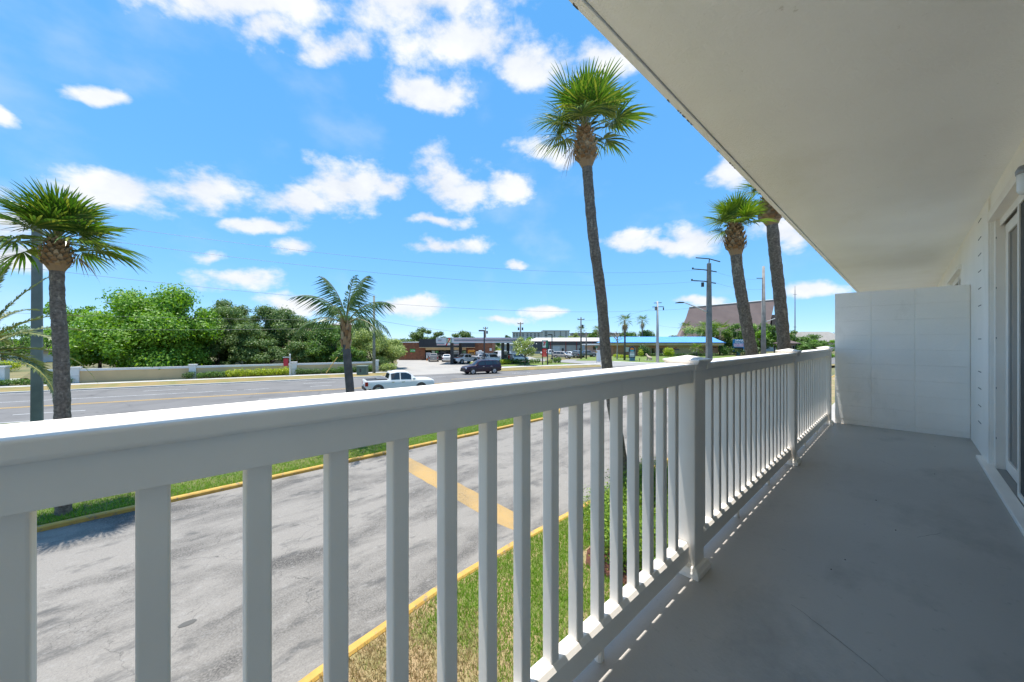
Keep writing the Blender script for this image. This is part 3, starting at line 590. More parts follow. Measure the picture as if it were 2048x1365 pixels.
# hedges and shrubs
def hedge(label, pts, w, h, kind, per_m, ln, name='hedge', cat='hedge', z0=0.03, group=None):
    rng = np.random.default_rng(len(label)*7+int(h*100)); cl = []; tot = 0
    for a, b in zip(pts[:-1], pts[1:]):
        a = Vector(a); b = Vector(b); L_ = (b-a).length; tot += L_; k = max(2, int(L_/(w*.55)))
        for i in range(k):
            p = a.lerp(b, (i+.5)/k); q = rng.uniform(.85,1.12); cl.append((p.x+rng.normal()*.05, p.y+rng.normal()*.05, z0+h*.5*q, w*.5, w*.5, h*.5*q))
    o = link(name, bush_mesh(name, cl, int(tot*per_m), ln, ln*.55, LEAVES[kind], rng=rng, shell=.45)); return tag(o, label, cat, group)
def W3(n, t): return tuple(rd(n, t))
hedge('yellow green clipped hedge along the cream wall', [rp(452,52.75), rp(578,52.75)], 1.0, .95, 'yellow', 520, .16)
hedge('dark green clipped hedge at the left end of the yellow green hedge', [rp(398,52.75), rp(452,52.75)], 1.0, .85, 'mid', 520, .16)
hedge('low dark shrub at the foot of the second white pillar', [rp(368,52.9), rp(388,52.9)], 1.0, .75, 'dark', 600, .15, 'shrub', 'shrub')
for i, (t, h, k) in enumerate([(600,.8,'oak'),(614,.75,'oak'),(632,.8,'oak'),(652,.75,'oak'),(668,.7,'mid'),(684,.9,'mid'),(710,.85,'dark'),(740,1.0,'mid')]):
    hedge(['dull shrub right of the red hanging sign','second dull shrub right of the red hanging sign','small dull shrub before the cream wall','dull shrub beside the yellow guy sleeve','low shrub left of the queen palm trunk','bright shrub behind the queen palm trunk','dark shrub left of the green utility box','shrub right of the green utility box'][i], [rp(t-6,52.85), rp(t+6,52.85)], .8, h, k, 900, .14, 'shrub', 'shrub', group='shrubs along the cream wall')
hedge('spiky green plants at the forecourt corner', [G(762,745), G(790,743)], 1.3, 1.2, 'feather', 300, .3, 'shrub', 'shrub')
hedge('low clipped green hedge left of the first sabal palm', [rp(-40,53.0), rp(140,53.0)], 1.0, .7, 'mid', 420, .15)
hedge('yellow topped shrub bed at the far left', [at(0,52), at(28,52)], 2.2, 1.5, 'yellow', 700, .2, 'shrub', 'shrub')
hedge('dark shrub under the date palm fronds', [at(-60,50), at(10,50)], 2, 1.2, 'dark', 500, .2, 'shrub', 'shrub')
hedge('sunlit hedge beside the store wall', [at(986,90), at(1004,90)], 1.6, 2.5, 'yellow', 800, .3)
hedge('low hedge along the pump island verge', [G(1003,729), G(1080,727.5)], 1.1, .95, 'mid', 260, .22)
hedge('yellowish low shrubs in front of the pumps', [G(1000,730), G(1020,729)], 1.2, 1.0, 'yellow', 350, .22, 'shrub', 'shrub')
hedge('small shrub beside the price sign', [G(1108,727), G(1120,726.5)], 1.0, 1.1, 'mid', 500, .2, 'shrub', 'shrub')
hedge('small shrub in front of the dark lamp post', [G(1092,728), G(1104,727.5)], 1.0, .8, 'feather', 400, .2, 'shrub', 'shrub')
hedge('yellow shrub ahead of the white red pickup', [at(944,62), at(952,62)], 1, .8, 'yellow', 500, .22, 'shrub', 'shrub')
hedge('yellow flowering bed at the left corner of the blue-roofed building', [G(1228,716), G(1258,717)], 1.4, .9, 'yellow', 250, .25, 'shrub', 'shrub')
hedge('dark round shrub at the left windows of the blue-roofed building', [at(1280,101), at(1297,101)], 2.2, 3.0, 'dark', 500, .35, 'shrub', 'shrub')
hedge('bright pale green shrub left of the dark round shrub', [at(1280,98), at(1283,98)], 1.4, 1.9, 'yellow', 700, .3, 'shrub', 'shrub')
hedge('bright yellow green shrub before the entrance of the blue-roofed building', [at(1330,98), at(1346,98)], 1.8, 2.7, 'yellow', 500, .35, 'shrub', 'shrub')
hedge('low dark hedge under the blue-roofed building front', [at(1300,102), at(1435,102)], 1.2, .9, 'dark', 120, .3)
hedge('shrubs around the foot of the blue realty sign', [at(1440,108), at(1520,108)], 2.4, 2.6, 'dark', 160, .4)
hedge('pale plants right of the blue-roofed building', [at(1443,104), at(1455,104)], 1.8, 3.0, 'mid', 400, .4, 'shrub', 'shrub')
hedge('low clipped hedge far right beyond the railing', [at(1600,100), at(1670,92)], 1.6, 1.0, 'bright', 150, .35)
# clipped hedge below the balcony
for i, (a, b, h, lab) in enumerate([((-4.55,8.3),(-3.9,9.5),1.15,'rear clipped green shrub round the tall palm base'),((-3.75,6.2),(-2.9,6.55),.95,'front clipped green shrub in the red mulch bed'),((-3.2,7.4),(-2.6,9.2),1.1,'clipped green shrub nearest the building in the mulch bed'),((-4.35,6.9),(-4.1,7.3),1.1,'clipped green shrub at the driveway side of the mulch bed')]):
    hedge(lab, [Vector((*a,0)), Vector((*b,0))], 1.55, h, 'hedge', 14000, .05, 'shrub', 'shrub', z0=.09, group='clipped shrubs in the mulch bed')

# ------------------------------------------------------------------ palms
FROND = leafmat('palm_green', [(.042,.10,.013),(.075,.15,.02),(.12,.20,.03),(.22,.25,.04),(.06,.12,.018)], .28, .3)
FRONDB = leafmat('palm_bright', [(.075,.145,.014),(.12,.2,.024),(.2,.26,.035),(.085,.165,.018)], .3, .35)
PETI = mat('petiole', (.17,.20,.05), .5, (.22,.17,.06), 5)
BOOT = leafmat('palm_boots', [(.20,.10,.04),(.36,.24,.13),(.27,.15,.07),(.45,.34,.22),(.15,.08,.035)], .05, .85)
TRUNK = mat('palm_trunk', (.235,.19,.15), .95, (.125,.10,.08), 18, bump=1.0, bscale=22, lo=.35, hi=.62)
dirt(TRUNK, 4.5, (.40,.33,.25), .56, .66, .75, (2.2,2.2,1)); dirt(TRUNK, 7, (.05,.042,.036), .55, .68, .8, (1,1,5))
TRUNKL = mat('palm_trunk_top', (.22,.19,.165), .95, (.12,.10,.085), 5, bump=.7, bscale=20)
DRYF = leafmat('palm_dry', [(.30,.22,.12),(.42,.32,.2),(.22,.15,.08)], .2, .8)
def fan_mesh(name, lp, fr, nb, droop, seed, m, arch=.25):
    rg = random.Random(seed); b = MB()
    pp = [Vector((lp*t, 0, -arch*lp*t*t)) for t in (0,.25,.5,.75,1)]
    b.tube(pp, [.022,.016,.013,.011,.009], 5, 1)
    hub = pp[-1]; ax = (pp[-1]-pp[-2]).normalized()
    for i in range(nb):
        a = (i/(nb-1)-.5)*2*R(118)+rg.uniform(-.03,.03); l = fr*(.72+.3*math.cos(a*.8))*rg.uniform(.85,1.08)
        root = hub+ax*(.28*fr*(1-abs(a)/R(125)))
        dr_ = Vector((math.cos(a)*ax.x, math.sin(a), math.cos(a)*ax.z+.16*abs(math.sin(a))+rg.uniform(-.05,.05))).normalized()
        side = dr_.cross(Vector((0,0,1))); side = side.normalized() if side.length > .05 else Vector((0,1,0))
        pts = []; dd = droop*rg.uniform(.5,1.5)
        for t in (0,.3,.6,.82,1): pts.append(root+dr_*l*t*(1-.12*dd*t*t)+Vector((0,0,-dd*l*.55*t**2.6)))
        ws = [.014,.046,.040,.022,.003]; vs = []
        for p, w in zip(pts, ws): vs += [p-side*w*fr*.62, p+side*w*fr*.62+Vector((0,0,w*.4))]
        b.add(vs, [(2*k,2*k+1,2*k+3,2*k+2) for k in range(4)], 0)
    return b.mesh(name, [m, PETI])
def trunk_path(pts, k=40):
    P = [Vector(p) for p in pts]; out = []
    n = len(P)-1
    for i in range(k+1):
        u = i/k*n; j = min(int(u), n-1); t = u-j
        p0, p1, p2, p3 = P[max(j-1,0)], P[j], P[j+1], P[min(j+2,n)]
        out.append(.5*((2*p1)+(p2-p0)*t+(2*p0-5*p1+4*p2-p3)*t*t+(3*p1-p0-3*p2+p3)*t**3))
    return out
def sabal(label, base, pts, r0, r1, nf, lp, fr, m=FROND, bulb=1.0, bulb_h=1.0, seed=0, light_top=.0, group='cabbage palms beside the driveway', drop=-.6, tilt=(0,0), hi_el=1.45):
    rg = random.Random(seed)
    t = thing('sabal_palm', label, 'palm', (base.x, base.y, 0), 0, group)
    path = trunk_path(pts, 150); k = len(path)
    rad = [(r0+(r1-r0)*i/(k-1))*(1+.03*math.sin(i*.7+rg.uniform(-.5,.5))+rg.uniform(-.025,.025)) for i in range(k)]
    rad[0] *= 1.25; rad[1] *= 1.12
    b = MB(); b.tube(path, rad, 14); b.build('trunk', TRUNK, t, smooth=True)
    top = path[-1]; up = (path[-1]-path[-8]).normalized()
    # persistent leaf bases round the top of the trunk
    b = MB(); b.tube([top-up*.02-up*bulb_h, top-up*bulb_h*.75, top-up*bulb_h*.45, top-up*bulb_h*.15, top+up*.1], [r1*1.02, r1*1.35*bulb, r1*1.5*bulb, r1*1.25*bulb, r1*.6], 12, 0)
    q = up.to_track_quat('Z', 'Y')
    nbt = 95
    for i in range(nbt):
        f = i/nbt; a = i*2.39996; h = -bulb_h*.86+f*bulb_h*1.0; rr = r1*bulb*(1.15+.42*math.sin(math.pi*min(1,f*.95+.1)))*(1-.4*f*f)
        c = top+up*h+q @ Vector((math.cos(a)*rr, math.sin(a)*rr, 0)); o_ = q @ Vector((math.cos(a), math.sin(a), 0)); s_ = q @ Vector((-math.sin(a), math.cos(a), 0))
        l = rg.uniform(.14,.24)*r1/.15*.9; w = rg.uniform(.05,.085)*r1/.15
        e = c+up*l*.75+o_*l*.42; mid = c+up*l*.4+o_*l*.30
        b.add([c-s_*w-o_*.03, c+s_*w-o_*.03, mid+s_*w*.8, e+s_*w*.35+up*rg.uniform(-.02,.04), e-s_*w*.35, mid-s_*w*.8], [(0,1,2,5),(5,2,3,4)], 0)
    bo = b.build('leaf_bases', BOOT, t); bo['kind'] = 'stuff'
    vars_ = [fan_mesh('frond', lp*v, fr*u_, 30, d, seed*10+j, m, ar) for j, (v, u_, d, ar) in enumerate([(1,1.05,.10,.06),(1.1,1.0,.38,.16),(1.1,1.0,.55,.25),(1.05,1.0,.22,.1)])]
    for i in range(nf):
        f = (i+.5)/nf; a = i*2.39996+rg.uniform(-.2,.2); el = hi_el+(drop-hi_el)*f**1.25+rg.uniform(-.12,.12)
        v = vars_[0] if f < .3 else vars_[3] if f < .55 else vars_[1] if f < .8 else vars_[2]
        s = (.82+.3*min(1, f*2.4))*rg.uniform(.92,1.08)
        o = link('frond', v, t, top+up*(.16-.14*f), Euler((rg.uniform(-.25,.25)+tilt[0], -el+tilt[1], a), 'XYZ')); o.scale = (s,s,s)
    if nf >= 24:
        dm = fan_mesh('dead_frond', lp*.8, fr*.8, 18, 1.3, seed*10+9, DRYF, .7)
        o = link('dead_frond', dm, t, top-up*.05, Euler((0,-.2,1.1+seed), 'XYZ')); o.scale = (.75,.75,.75)
    return t
def off(base, px, py, Z, dz=0):            # trunk point relative to the base
    v = at(px, Z); return (v.x-base.x, v.y-base.y, zat(py, Z)+dz)
b0 = at(127,8.9); Zb = 8.9
sabal('stout sabal palm with fan crown at the left, in front of the square concrete pole', b0, [(0,0,-.05), off(b0,125,840,Zb), off(b0,122,700,Zb), off(b0,115,600,Zb), off(b0,114,490,Zb)], .145, .12, 34, .46, .70, seed=1, bulb=1.35, bulb_h=.62, drop=.05)
b1 = at(1262,9.5); Zb = 9.5
sabal('tallest sabal palm with slightly curved trunk in the mulch bed', b1, [(0,0,-.05), off(b1,1240,900,Zb), off(b1,1215,740,Zb), off(b1,1203,600,Zb), off(b1,1186,470,Zb), off(b1,1176,360,Zb), off(b1,1170,268,Zb)], .145, .125, 34, .53, .68, seed=2, bulb=1.4, bulb_h=.85, drop=.22)
b2 = at(1528,12); Zb = 12
sabal('leaning sabal palm with bright crown left of the slim grey pole', b2, [(0,0,-.05), off(b2,1519,800,Zb), off(b2,1504,710,Zb), off(b2,1488,620,Zb), off(b2,1475,540,Zb), off(b2,1469,458,Zb)], .19, .16, 24, .36, .54, FRONDB, seed=3, bulb=1.1, bulb_h=.85, drop=.3)
b3 = at(1590,12.8); Zb = 12.8
sabal('rightmost sabal palm whose crown is hidden by the ceiling edge', b3, [(0,0,-.05), off(b3,1581,800,Zb), off(b3,1569,700,Zb), off(b3,1560,600,Zb), off(b3,1549,500,Zb), off(b3,1540,400,Zb)], .20, .175, 16, .45, .55, seed=4, bulb=1.3, bulb_h=.85, drop=.3)

def pinnate(name, ln, nl, leaf, curve, seed, mats, hang, vshape=.5, start=.18):
    rg = random.Random(seed); b = MB(); pts = []
    for i in range(13):
        t = i/12; pts.append(Vector((ln*t*(1-.22*curve*t*t), 0, ln*(.28*t-curve*.62*t*t))))
    b.tube(pts, [.028*(1-.85*i/12) for i in range(13)], 5, 1)
    for i in range(nl):
        t = start+(1-start)*i/(nl-1); u = t*12; j = min(int(u),11); p = pts[j].lerp(pts[j+1], u-j); ax = (pts[j+1]-pts[j]).normalized()
        for sd in (-1,1):
            if hang > 1 and rg.random() < .28: continue
            l = leaf*(.35+.65*math.sin(math.pi*min(1,.12+t*.9)))*rg.uniform(.6,1.2)
            d = (ax*(.55+.5*t)+Vector((0,sd*.85,0))+Vector((0,0,vshape*rg.uniform(.3,1.2)))).normalized()
            q1 = p+d*l*.5+Vector((0,0,-hang*l*.18)); q2 = p+d*l*(1-.25*hang)+Vector((0,0,-hang*l*.75)); w = (.02 if hang > 1 else .042)*leaf/.5; sx = ax*w
            b.add([p-sx*.5, p+sx*.5, q1+sx, q1-sx, q2], [(0,1,2,3),(3,2,4)], 0)
    return b.mesh(name, mats)
# queen palm with drooping feather fronds
qb = at(702,14.5); q = thing('queen_palm', 'feather leaved queen palm at the roadside with drooping fronds', 'palm', (qb.x, qb.y, 0))
pth = trunk_path([(0,0,-.05), off(qb,701,800,14.5), off(qb,697,745,14.5), off(qb,693,695,14.5), off(qb,692,650,14.5)], 40)
MB().tube(pth, [.155-.02*abs(i/40-.35) if i < 30 else .145-.004*(i-30) for i in range(41)], 12).build('trunk', mat('queen_trunk', (.12,.115,.115), .9, (.07,.067,.067), 4, bump=.5), q, smooth=True)
tq = pth[-1]
b = MB(); rg = random.Random(4)
for i in range(26):
    a = i*2.4; h = -.95+i*.036; c = tq+Vector((math.cos(a)*.15, math.sin(a)*.15, h)); o_ = Vector((math.cos(a), math.sin(a),0)); s_ = Vector((-o_.y,o_.x,0)); l = rg.uniform(.25,.4)
    b.add([c-s_*.09, c+s_*.09, c+s_*.06+Vector((0,0,l))+o_*.06, c-s_*.06+Vector((0,0,l))+o_*.06], [(0,1,2,3)])
o = b.build('leaf_bases', BOOT, q); o['kind'] = 'stuff'
QM = leafmat('queen_green', [(.045,.095,.03),(.08,.14,.04),(.14,.19,.06)], .3, .4)
fv = [pinnate('frond', 2.3, 40, .58, c, 40+j, [QM, PETI], 1.75, .0) for j, c in enumerate((.55,.95,1.35))]
for i in range(12):
    f = (i+.5)/12; a = YAW+i*2.39996+.6; el = 1.3-1.15*f
    link('frond', fv[0 if f < .3 else 1 if f < .7 else 2], q, tq+Vector((0,0,.1-.15*f)), Euler((rg.uniform(-.3,.3), -el, a), 'XYZ'))
# date palm reaching in from the left edge
db = at(-62,12.5); dp = thing('date_palm', 'date palm reaching into the left edge with arching fronds', 'palm', (db.x, db.y, 0))
MB().tube([(0,0,-.05),(0,0,1.8),(0,.05,3.7)], [.34,.3,.34], 12).build('trunk', TRUNK, dp, smooth=True)
DM = leafmat('date_green', [(.07,.11,.035),(.12,.16,.055),(.19,.22,.09),(.09,.13,.04)], .25, .4)
PETY = mat('date_rachis', (.42,.36,.07), .5)
fv = [pinnate('frond', 3.5, 90, .36, c, 60+j, [DM, PETY], .35, .55, .1) for j, c in enumerate((.35,.75,1.25))]
for i in range(26):
    f = (i+.5)/26; a = i*2.39996; el = 1.35-1.5*f
    link('frond', fv[0 if f < .35 else 1 if f < .7 else 2], dp, (0,.05,3.85-.25*f), Euler((rg.uniform(-.3,.3), -el, a), 'XYZ'))
# small far palms: fan crowns on thin stems, some with dead skirts
def far_palm(label, px, Z, h, r, cr, skirt=0, m=FROND, seed=0):
    base = at(px, Z); t = thing('fan_palm', label, 'palm', (base.x, base.y, 0), 0, 'distant fan palms')
    MB().tube([(0,0,-.05),(.1,0,h*.5),(.05,0,h)], [r*1.3,r,r*.9], 8).build('trunk', mat('far_trunk', (.13,.115,.10), .9, (.08,.07,.06), 2), t, smooth=True)
    fm = fan_mesh('frond', cr*.5, cr*.62, 16, .5, seed, m, .3); dm = fan_mesh('dead_frond', cr*.5, cr*.6, 12, .8, seed+1, DRYF, .4)
    for i in range(20):
        f = (i+.5)/20; link('frond', fm, t, (.05,0,h), Euler((0, -(1.4-1.8*f), i*2.4), 'XYZ'))
    for i in range(int(skirt*14)): link('dead_frond', dm, t, (.05,0,h-.2), Euler((0, .8+.5*(i%3)/3, i*2.4), 'XYZ'))
far_palm('fan palm with shaggy dead skirt in front of the blue-roofed building', 1249, 81, 8.6, .19, 1.7, 1.4, seed=11)
far_palm('fan palm behind the left end of the blue roof', 1284, 124, 11.0, .2, 2.2, .6, seed=12)
far_palm('small fan palm at the foot of the brown church', 1370, 135, 9.2, .25, 2.3, .6, seed=13)
far_palm('fan palm right of the pale apartment block', 1162, 180, 9.5, .25, 2.6, 0, seed=14)
far_palm('fan palm left of the tall palm trunk', 1195, 170, 9.2, .25, 2.6, 0, seed=15)
far_palm('stubby fan palm at the entrance of the blue-roofed building', 1393, 101, 2.2, .2, 1.8, 0, FRONDB, seed=16)
far_palm('full fan palm behind the right end of the blue roof', 1412, 112, 7.6, .3, 3.2, .5, FRONDB, seed=17)
far_palm('full fan palm left of the blue realty sign', 1440, 111, 7.4, .3, 3.2, .4, FRONDB, seed=18)
# bare dead tree beside the skirted palm
bt = at(1234,84); dt = thing('dead_tree', 'bare pale dead tree left of the skirted fan palm', 'tree', (bt.x, bt.y, 0)); b = MB(); rg = random.Random(8)
b.tube([(0,0,-.05),(.1,0,3),(0,.1,5.6)], [.16,.13,.1], 7)
for i in range(11):
    a = i*2.4; z = 3.8+i*.16; l = rg.uniform(1.2,2.2); e = Vector((math.cos(a)*l, math.sin(a)*l, z+l*.7)); b.tube([(0,0,z), e*.6+Vector((0,0,z*.4+.2)), e], [.07,.045,.015], 5)
    for j in range(3): e2 = e+Vector((rg.uniform(-.7,.7), rg.uniform(-.7,.7), rg.uniform(-.1,.6))); b.tube([e*.75+Vector((0,0,z*.25)), e2], [.035,.01], 4)
b.build('trunk', mat('dead_wood', (.36,.31,.26), .9), dt)
# ------------------------------------------------------------------ far buildings, in a frame turned like the view axis
BRICK = mat('brick', (.30,.125,.06), .85, (.17,.065,.035), 2.2, detail=10, bump=.4, bscale=18, lo=.3, hi=.7)
BRICKT = mat('brick_tan', (.42,.22,.12), .85, (.32,.155,.08), 1.6, detail=10, bump=.3, bscale=18)
CHAR = mat('charcoal_panel', (.035,.036,.04), .6, (.025,.026,.03), 1)
CREAM = mat('cream', (.62,.48,.28), .8, (.55,.42,.24), 1)
FWHITE = mat('fascia_white', (.72,.72,.70), .5, (.66,.66,.65), .7)
GREYM = mat('metal_grey', (.42,.41,.39), .6, (.36,.35,.33), .6)
class Fr:                                  # local frame: x to the right, y away, z up; pixel columns and rows become metres
    def __init__(s, px, Z): s.X0 = (px-CX)/F*Z; s.Z = Z; s.loc = at(px, Z)
    def x(s, px, dv=0): return (px-CX)/F*(s.Z+dv)-s.X0
    def z(s, py, dv=0): return H-(py-CY)/F*(s.Z+dv)
    def root(s, name, label, cat, group=None): return thing(name, label, cat, s.loc, YAW, group)
def fbox(f, b, px0, px1, py0, py1, v0, v1, m=0, z0=None):
    b.box(f.x(px0,v0), f.x(px1,v0), v0, v1, f.z(py1,v0) if z0 is None else z0, f.z(py0,v0), m); return b

# convenience store
f = Fr(897, 82); st = f.root('convenience_store', 'brick convenience store with charcoal fascia behind the fuel canopy', 'store')
b = MB(); fbox(f, b, 797, 985, 686, 0, .35, 14, z0=-.05); b.box(f.x(797), f.x(850), 0, .35, -.05, f.z(686)); b.box(f.x(933), f.x(985), 0, .35, -.05, f.z(686))
b.box(f.x(790,14), f.x(797), 3, 14, -.05, f.z(688)); b.build('wall', BRICK, st)
b = MB(); fbox(f, b, 795.5, 840, 684.4, 686, -.15, 14.2); fbox(f, b, 948, 986.5, 684.8, 686.4, -.15, 14.2); b.build('roof_edge', FWHITE, st)
b = MB(); fbox(f, b, 838, 949, 678.5, 695, -1.2, .5); b.build('fascia', CHAR, st)
b = MB(); fbox(f, b, 838, 949, 695, 696, -1.3, .5); fbox(f, b, 851, 932, 696.2, 700.5, -.6, .34); b.build('soffit_band', CREAM, st)
b = MB(); fbox(f, b, 850, 933, 700.8, 0, .28, .36, z0=.05); sf = b.build('shop_window', DGLASS, st); tag(sf, 'dark glazed shop front')
b = MB()
for px in (850.4, 863, 872.5, 882, 891, 903, 914, 924, 932.6): b.box(f.x(px)-.06, f.x(px)+.06, .2, .28, 0, f.z(700.8))
b.build('mullions', DARK, st)
for i, (a, c, y0, y1, col) in enumerate([(864,870,702,706.5,(.5,.6,.5)),(871.5,877,702,706.5,(.12,.4,.12)),(914,918,702,709,(.75,.65,.65)),(922,925,702,707,(.15,.4,.12)),(927,932,702,707,(.3,.5,.3)),(852,861,705.5,712,(.7,.72,.78))]):
    b = MB(); fbox(f, b, a, c, y0, y1, .14, .19); b.build('window_poster', mat('poster%d' % i, col, .6, tuple(x*.6 for x in col), 1.5), st)
# sign board with stripes and the numeral
RED = mat('sign_red', (.62,.04,.03), .5); GRN = mat('sign_green', (.015,.22,.12), .5); ORG = mat('sign_orange', (.8,.22,.02), .5); TEAL = mat('sign_teal', (.02,.19,.22), .5); PINK = mat('sign_pink', (.62,.12,.2), .5)
b = MB(); fbox(f, b, 873.5, 918, 683.5, 691, -1.5, -1.2); sg = b.build('sign_board', FWHITE, st)
def stripes(f, par, px0, px1, v, rows):
    for (y0, y1, m) in rows:
        b = MB(); fbox(f, b, px0, px1, y0, y1, v-.03, v); b.build('stripe', m, par)
stripes(f, sg, 874, 889, -1.5, [(685,685.7,ORG),(686.7,687.9,TEAL),(689,689.8,RED)]); stripes(f, sg, 906, 917.5, -1.5, [(685,685.7,ORG),(686.7,687.9,TEAL),(689,689.8,RED)])
sv = link('numeral', text_mesh('7', 1.35, RED, .02, bold=4), sg, (f.x(896.5), -1.53, f.z(687.2)), (R(90),0,0))
b = MB(); fbox(f, b, 820, 830, 698.5, 704.8, -.12, 0); a = b.build('atm_sign', mat('atm_green', (.03,.42,.03), .5), st)
link('lettering', text_mesh('ATM', .5, FWHITE, .01), a, (f.x(826), -.14, f.z(702)), (R(90),0,0))
for (a_, c_, y0, y1, col) in [(799.5,804,702,708,(.7,.7,.7)),(807,810,699.5,702.5,(.1,.4,.65)),(979,983.5,697,702,(.75,.75,.74)),(822,824,706,708,(.6,.1,.1))]:
    b = MB(); fbox(f, b, a_, c_, y0, y1, -.05, 0); b.build('wall_sign', mat('ws%d' % int(a_), col, .6), st)
b = MB().lathe([(.13,0),(.13,.9),(.0,.95)], (f.x(812), -.25, .9), 10); b.build('wall_bell', RED, st)
# ice chest and orange rack at the store front
g = Fr(960, 81); t = g.root('ice_chest', 'white twin door ice chest against the brick store wall', 'ice chest')
b = MB(); fbox(g, b, 951.5, 969, 704, 0, -.9, .0, z0=0); fbox(g, b, 957, 963, 701.5, 704, -.9, -.1); b.build('cabinet', FWHITE, t, bevel=.03)
for a_, c_ in ((954,959.2),(961.6,967)):
    b = MB(); fbox(g, b, a_, c_, 706, 714, -.95, -.9); b.build('door', mat('ice_door', (.35,.4,.45), .4), t)
g = Fr(943, 80); t = g.root('display_rack', 'orange display rack with bottles in front of the store', 'rack')
b = MB(); b.box(g.x(936.5), g.x(938), -.5, .4, 0, g.z(701.5)); b.box(g.x(948.5), g.x(950), -.5, .4, 0, g.z(701.5)); b.box(g.x(936.5), g.x(950), -.5, .4, g.z(704.5), g.z(701)); b.build('frame', mat('rack_orange', (.75,.30,.02), .5), t)
for k in range(3): MB().box(g.x(938), g.x(948.5), -.4, .3, .4+.7*k, .9+.7*k).build('shelf_goods', mat('rack_goods', (.12,.07,.04), .7, (.45,.3,.15), 2), t)
g = Fr(854, 79); t = g.root('bollard', 'white and orange bollard left of the grey rear-facing car', 'bollard'); MB().lathe([(.12,0),(.12,.5)], n=10).build('base', ORG, t); MB().lathe([(.14,.5),(.14,1.0),(.05,1.05)], n=10).build('sleeve', FWHITE, t)

# fuel canopy
f = Fr(960, 66); cn = f.root('fuel_canopy', 'white fuel station canopy with teal and red stripes', 'canopy')
b = MB(); fbox(f, b, 872, 1053, 675.5, 686.3, 0, 8); b.build('fascia', mat('canopy_white', (.60,.61,.63), .45, (.55,.56,.58), .5), cn)
stripes(f, cn, 908, 1047, -.005, [(678.2,678.7,PINK),(680,681.4,TEAL),(682.2,682.9,PINK)]); stripes(f, cn, 876, 883, -.005, [(680,681,TEAL),(682,682.5,PINK)])
b = MB(); fbox(f, b, 893.5, 902.5, 676, 686, -.15, -.01); lg = b.build('logo_panel', GRN, cn)
b = MB(); fbox(f, b, 895, 901.3, 676.8, 685.2, -.17, -.15); b.build('logo_field', mat('logo_cream', (.75,.72,.5), .5), lg)
link('numeral', text_mesh('7', .95, RED, .02, bold=4), lg, (f.x(898.5), -.2, f.z(680.8)), (R(90),0,0))
for i, (px, v) in enumerate([(904,1.5),(921,6.5),(1005.5,1.5),(1016,6.5)]):
    X = f.x(px, v); MB().box(X-.28, X+.28, v-.22, v+.22, 0, 3.9).build('column', CHAR, cn)
for i, (px, v, lab) in enumerate([(912,4.5,'grey fuel pump beside the left canopy columns'),(1010.5,2.5,'grey fuel pump between the right canopy columns')]):
    X = f.x(px, v); p = at(px, f.Z+v); t = thing('fuel_pump', lab, 'fuel pump', p, YAW, 'fuel pumps')
    MB().box(-.5,.5,-.35,.35,0,.18).build('base', CONC, t); MB().box(-.42,.42,-.28,.28,.18,2.15).build('cabinet', GREYM, t, bevel=.03)
    MB().box(-.36,.36,-.30,-.28,1.1,1.7).build('display', DARK, t); MB().box(-.46,.46,-.32,.32,2.15,2.35).build('top', FWHITE, t)
    for sx in (-1,1): MB().tube([(sx*.44,-.2,1.2),(sx*.55,-.25,.7),(sx*.46,-.22,1.6)], .03, 6).build('hose', BLACK, t)

# price sign
f = Fr(1090, 65.5); t = f.root('price_sign', 'red and white fuel price sign on two dark posts', 'sign')
for px in (1085, 1095): MB().box(f.x(px)-.09, f.x(px)+.09, -.09, .09, -.05, f.z(681)).build('post', DARK, t)
b = MB(); fbox(f, b, 1084.5, 1095.5, 681, 696, -.2, .1); w = b.build('logo_box', GRN, t)
b = MB(); fbox(f, b, 1085.2, 1091.8, 681.8, 695.3, -.22, -.2); b.build('logo_field', FWHITE, w)
link('numeral', text_mesh('7', .95, RED, .01, bold=4), w, (f.x(1088.5), -.24, f.z(688.3)), (R(90),0,0))
link('lettering', text_mesh('ELEVEN', .15, GRN, .01), w, (f.x(1088.5), -.25, f.z(689)), (R(90),0,0))
b = MB(); fbox(f, b, 1084.8, 1093, 698, 714, -.18, .08); w = b.build('price_board', mat('price_red', (.75,.02,.015), .5), t)
for k, y in enumerate((700.5, 703.5, 708, 711.5)):
    b = MB(); fbox(f, b, 1086.5, 1091.5, y, y+1.2, -.2, -.18); b.build('price_row', mat('price_pale', (.8,.35,.25), .5), w)

# grey warehouse, pink annexe, pale building behind
f = Fr(1120, 125); t = f.root('warehouse', 'long grey warehouse with dark upper wall and red trim', 'warehouse')
b = MB(); fbox(f, b, 1060, 1199, 690.5, 0, 0, 25, z0=-.05); b.build('lower_wall', mat('warehouse_block', (.45,.44,.42), .85, (.40,.39,.37), .5), t)
b = MB(); fbox(f, b, 1098, 1199, 683.5, 690.5, -.15, 24); fbox(f, b, 1066, 1098, 683, 702, -.25, 0); b.build('upper_cladding', mat('warehouse_dark', (.085,.085,.09), .6, (.07,.07,.075), .4), t)
b = MB(); b.add([(f.x(1053),-.4,f.z(683.8)),(f.x(1200),-.4,f.z(683.8)),(f.x(1200,22),22,f.z(676.5,22)),(f.x(1072,22),22,f.z(676.5,22)),(f.x(1053),-.4,f.z(683.2)),(f.x(1200),-.4,f.z(683.2)),(f.x(1200,22),22,f.z(675.8,22)),(f.x(1072,22),22,f.z(675.8,22))], [(0,1,2,3),(4,7,6,5),(0,4,5,1),(1,5,6,2),(2,6,7,3),(3,7,4,0)]); b.build('roof', mat('roof_pale', (.55,.52,.48), .6), t)
TRIM = mat('trim_red', (.28,.05,.05), .6)
b = MB(); fbox(f, b, 1066, 1200, 682.9, 683.6, -.5, -.42); b.build('roof_trim', TRIM, t)
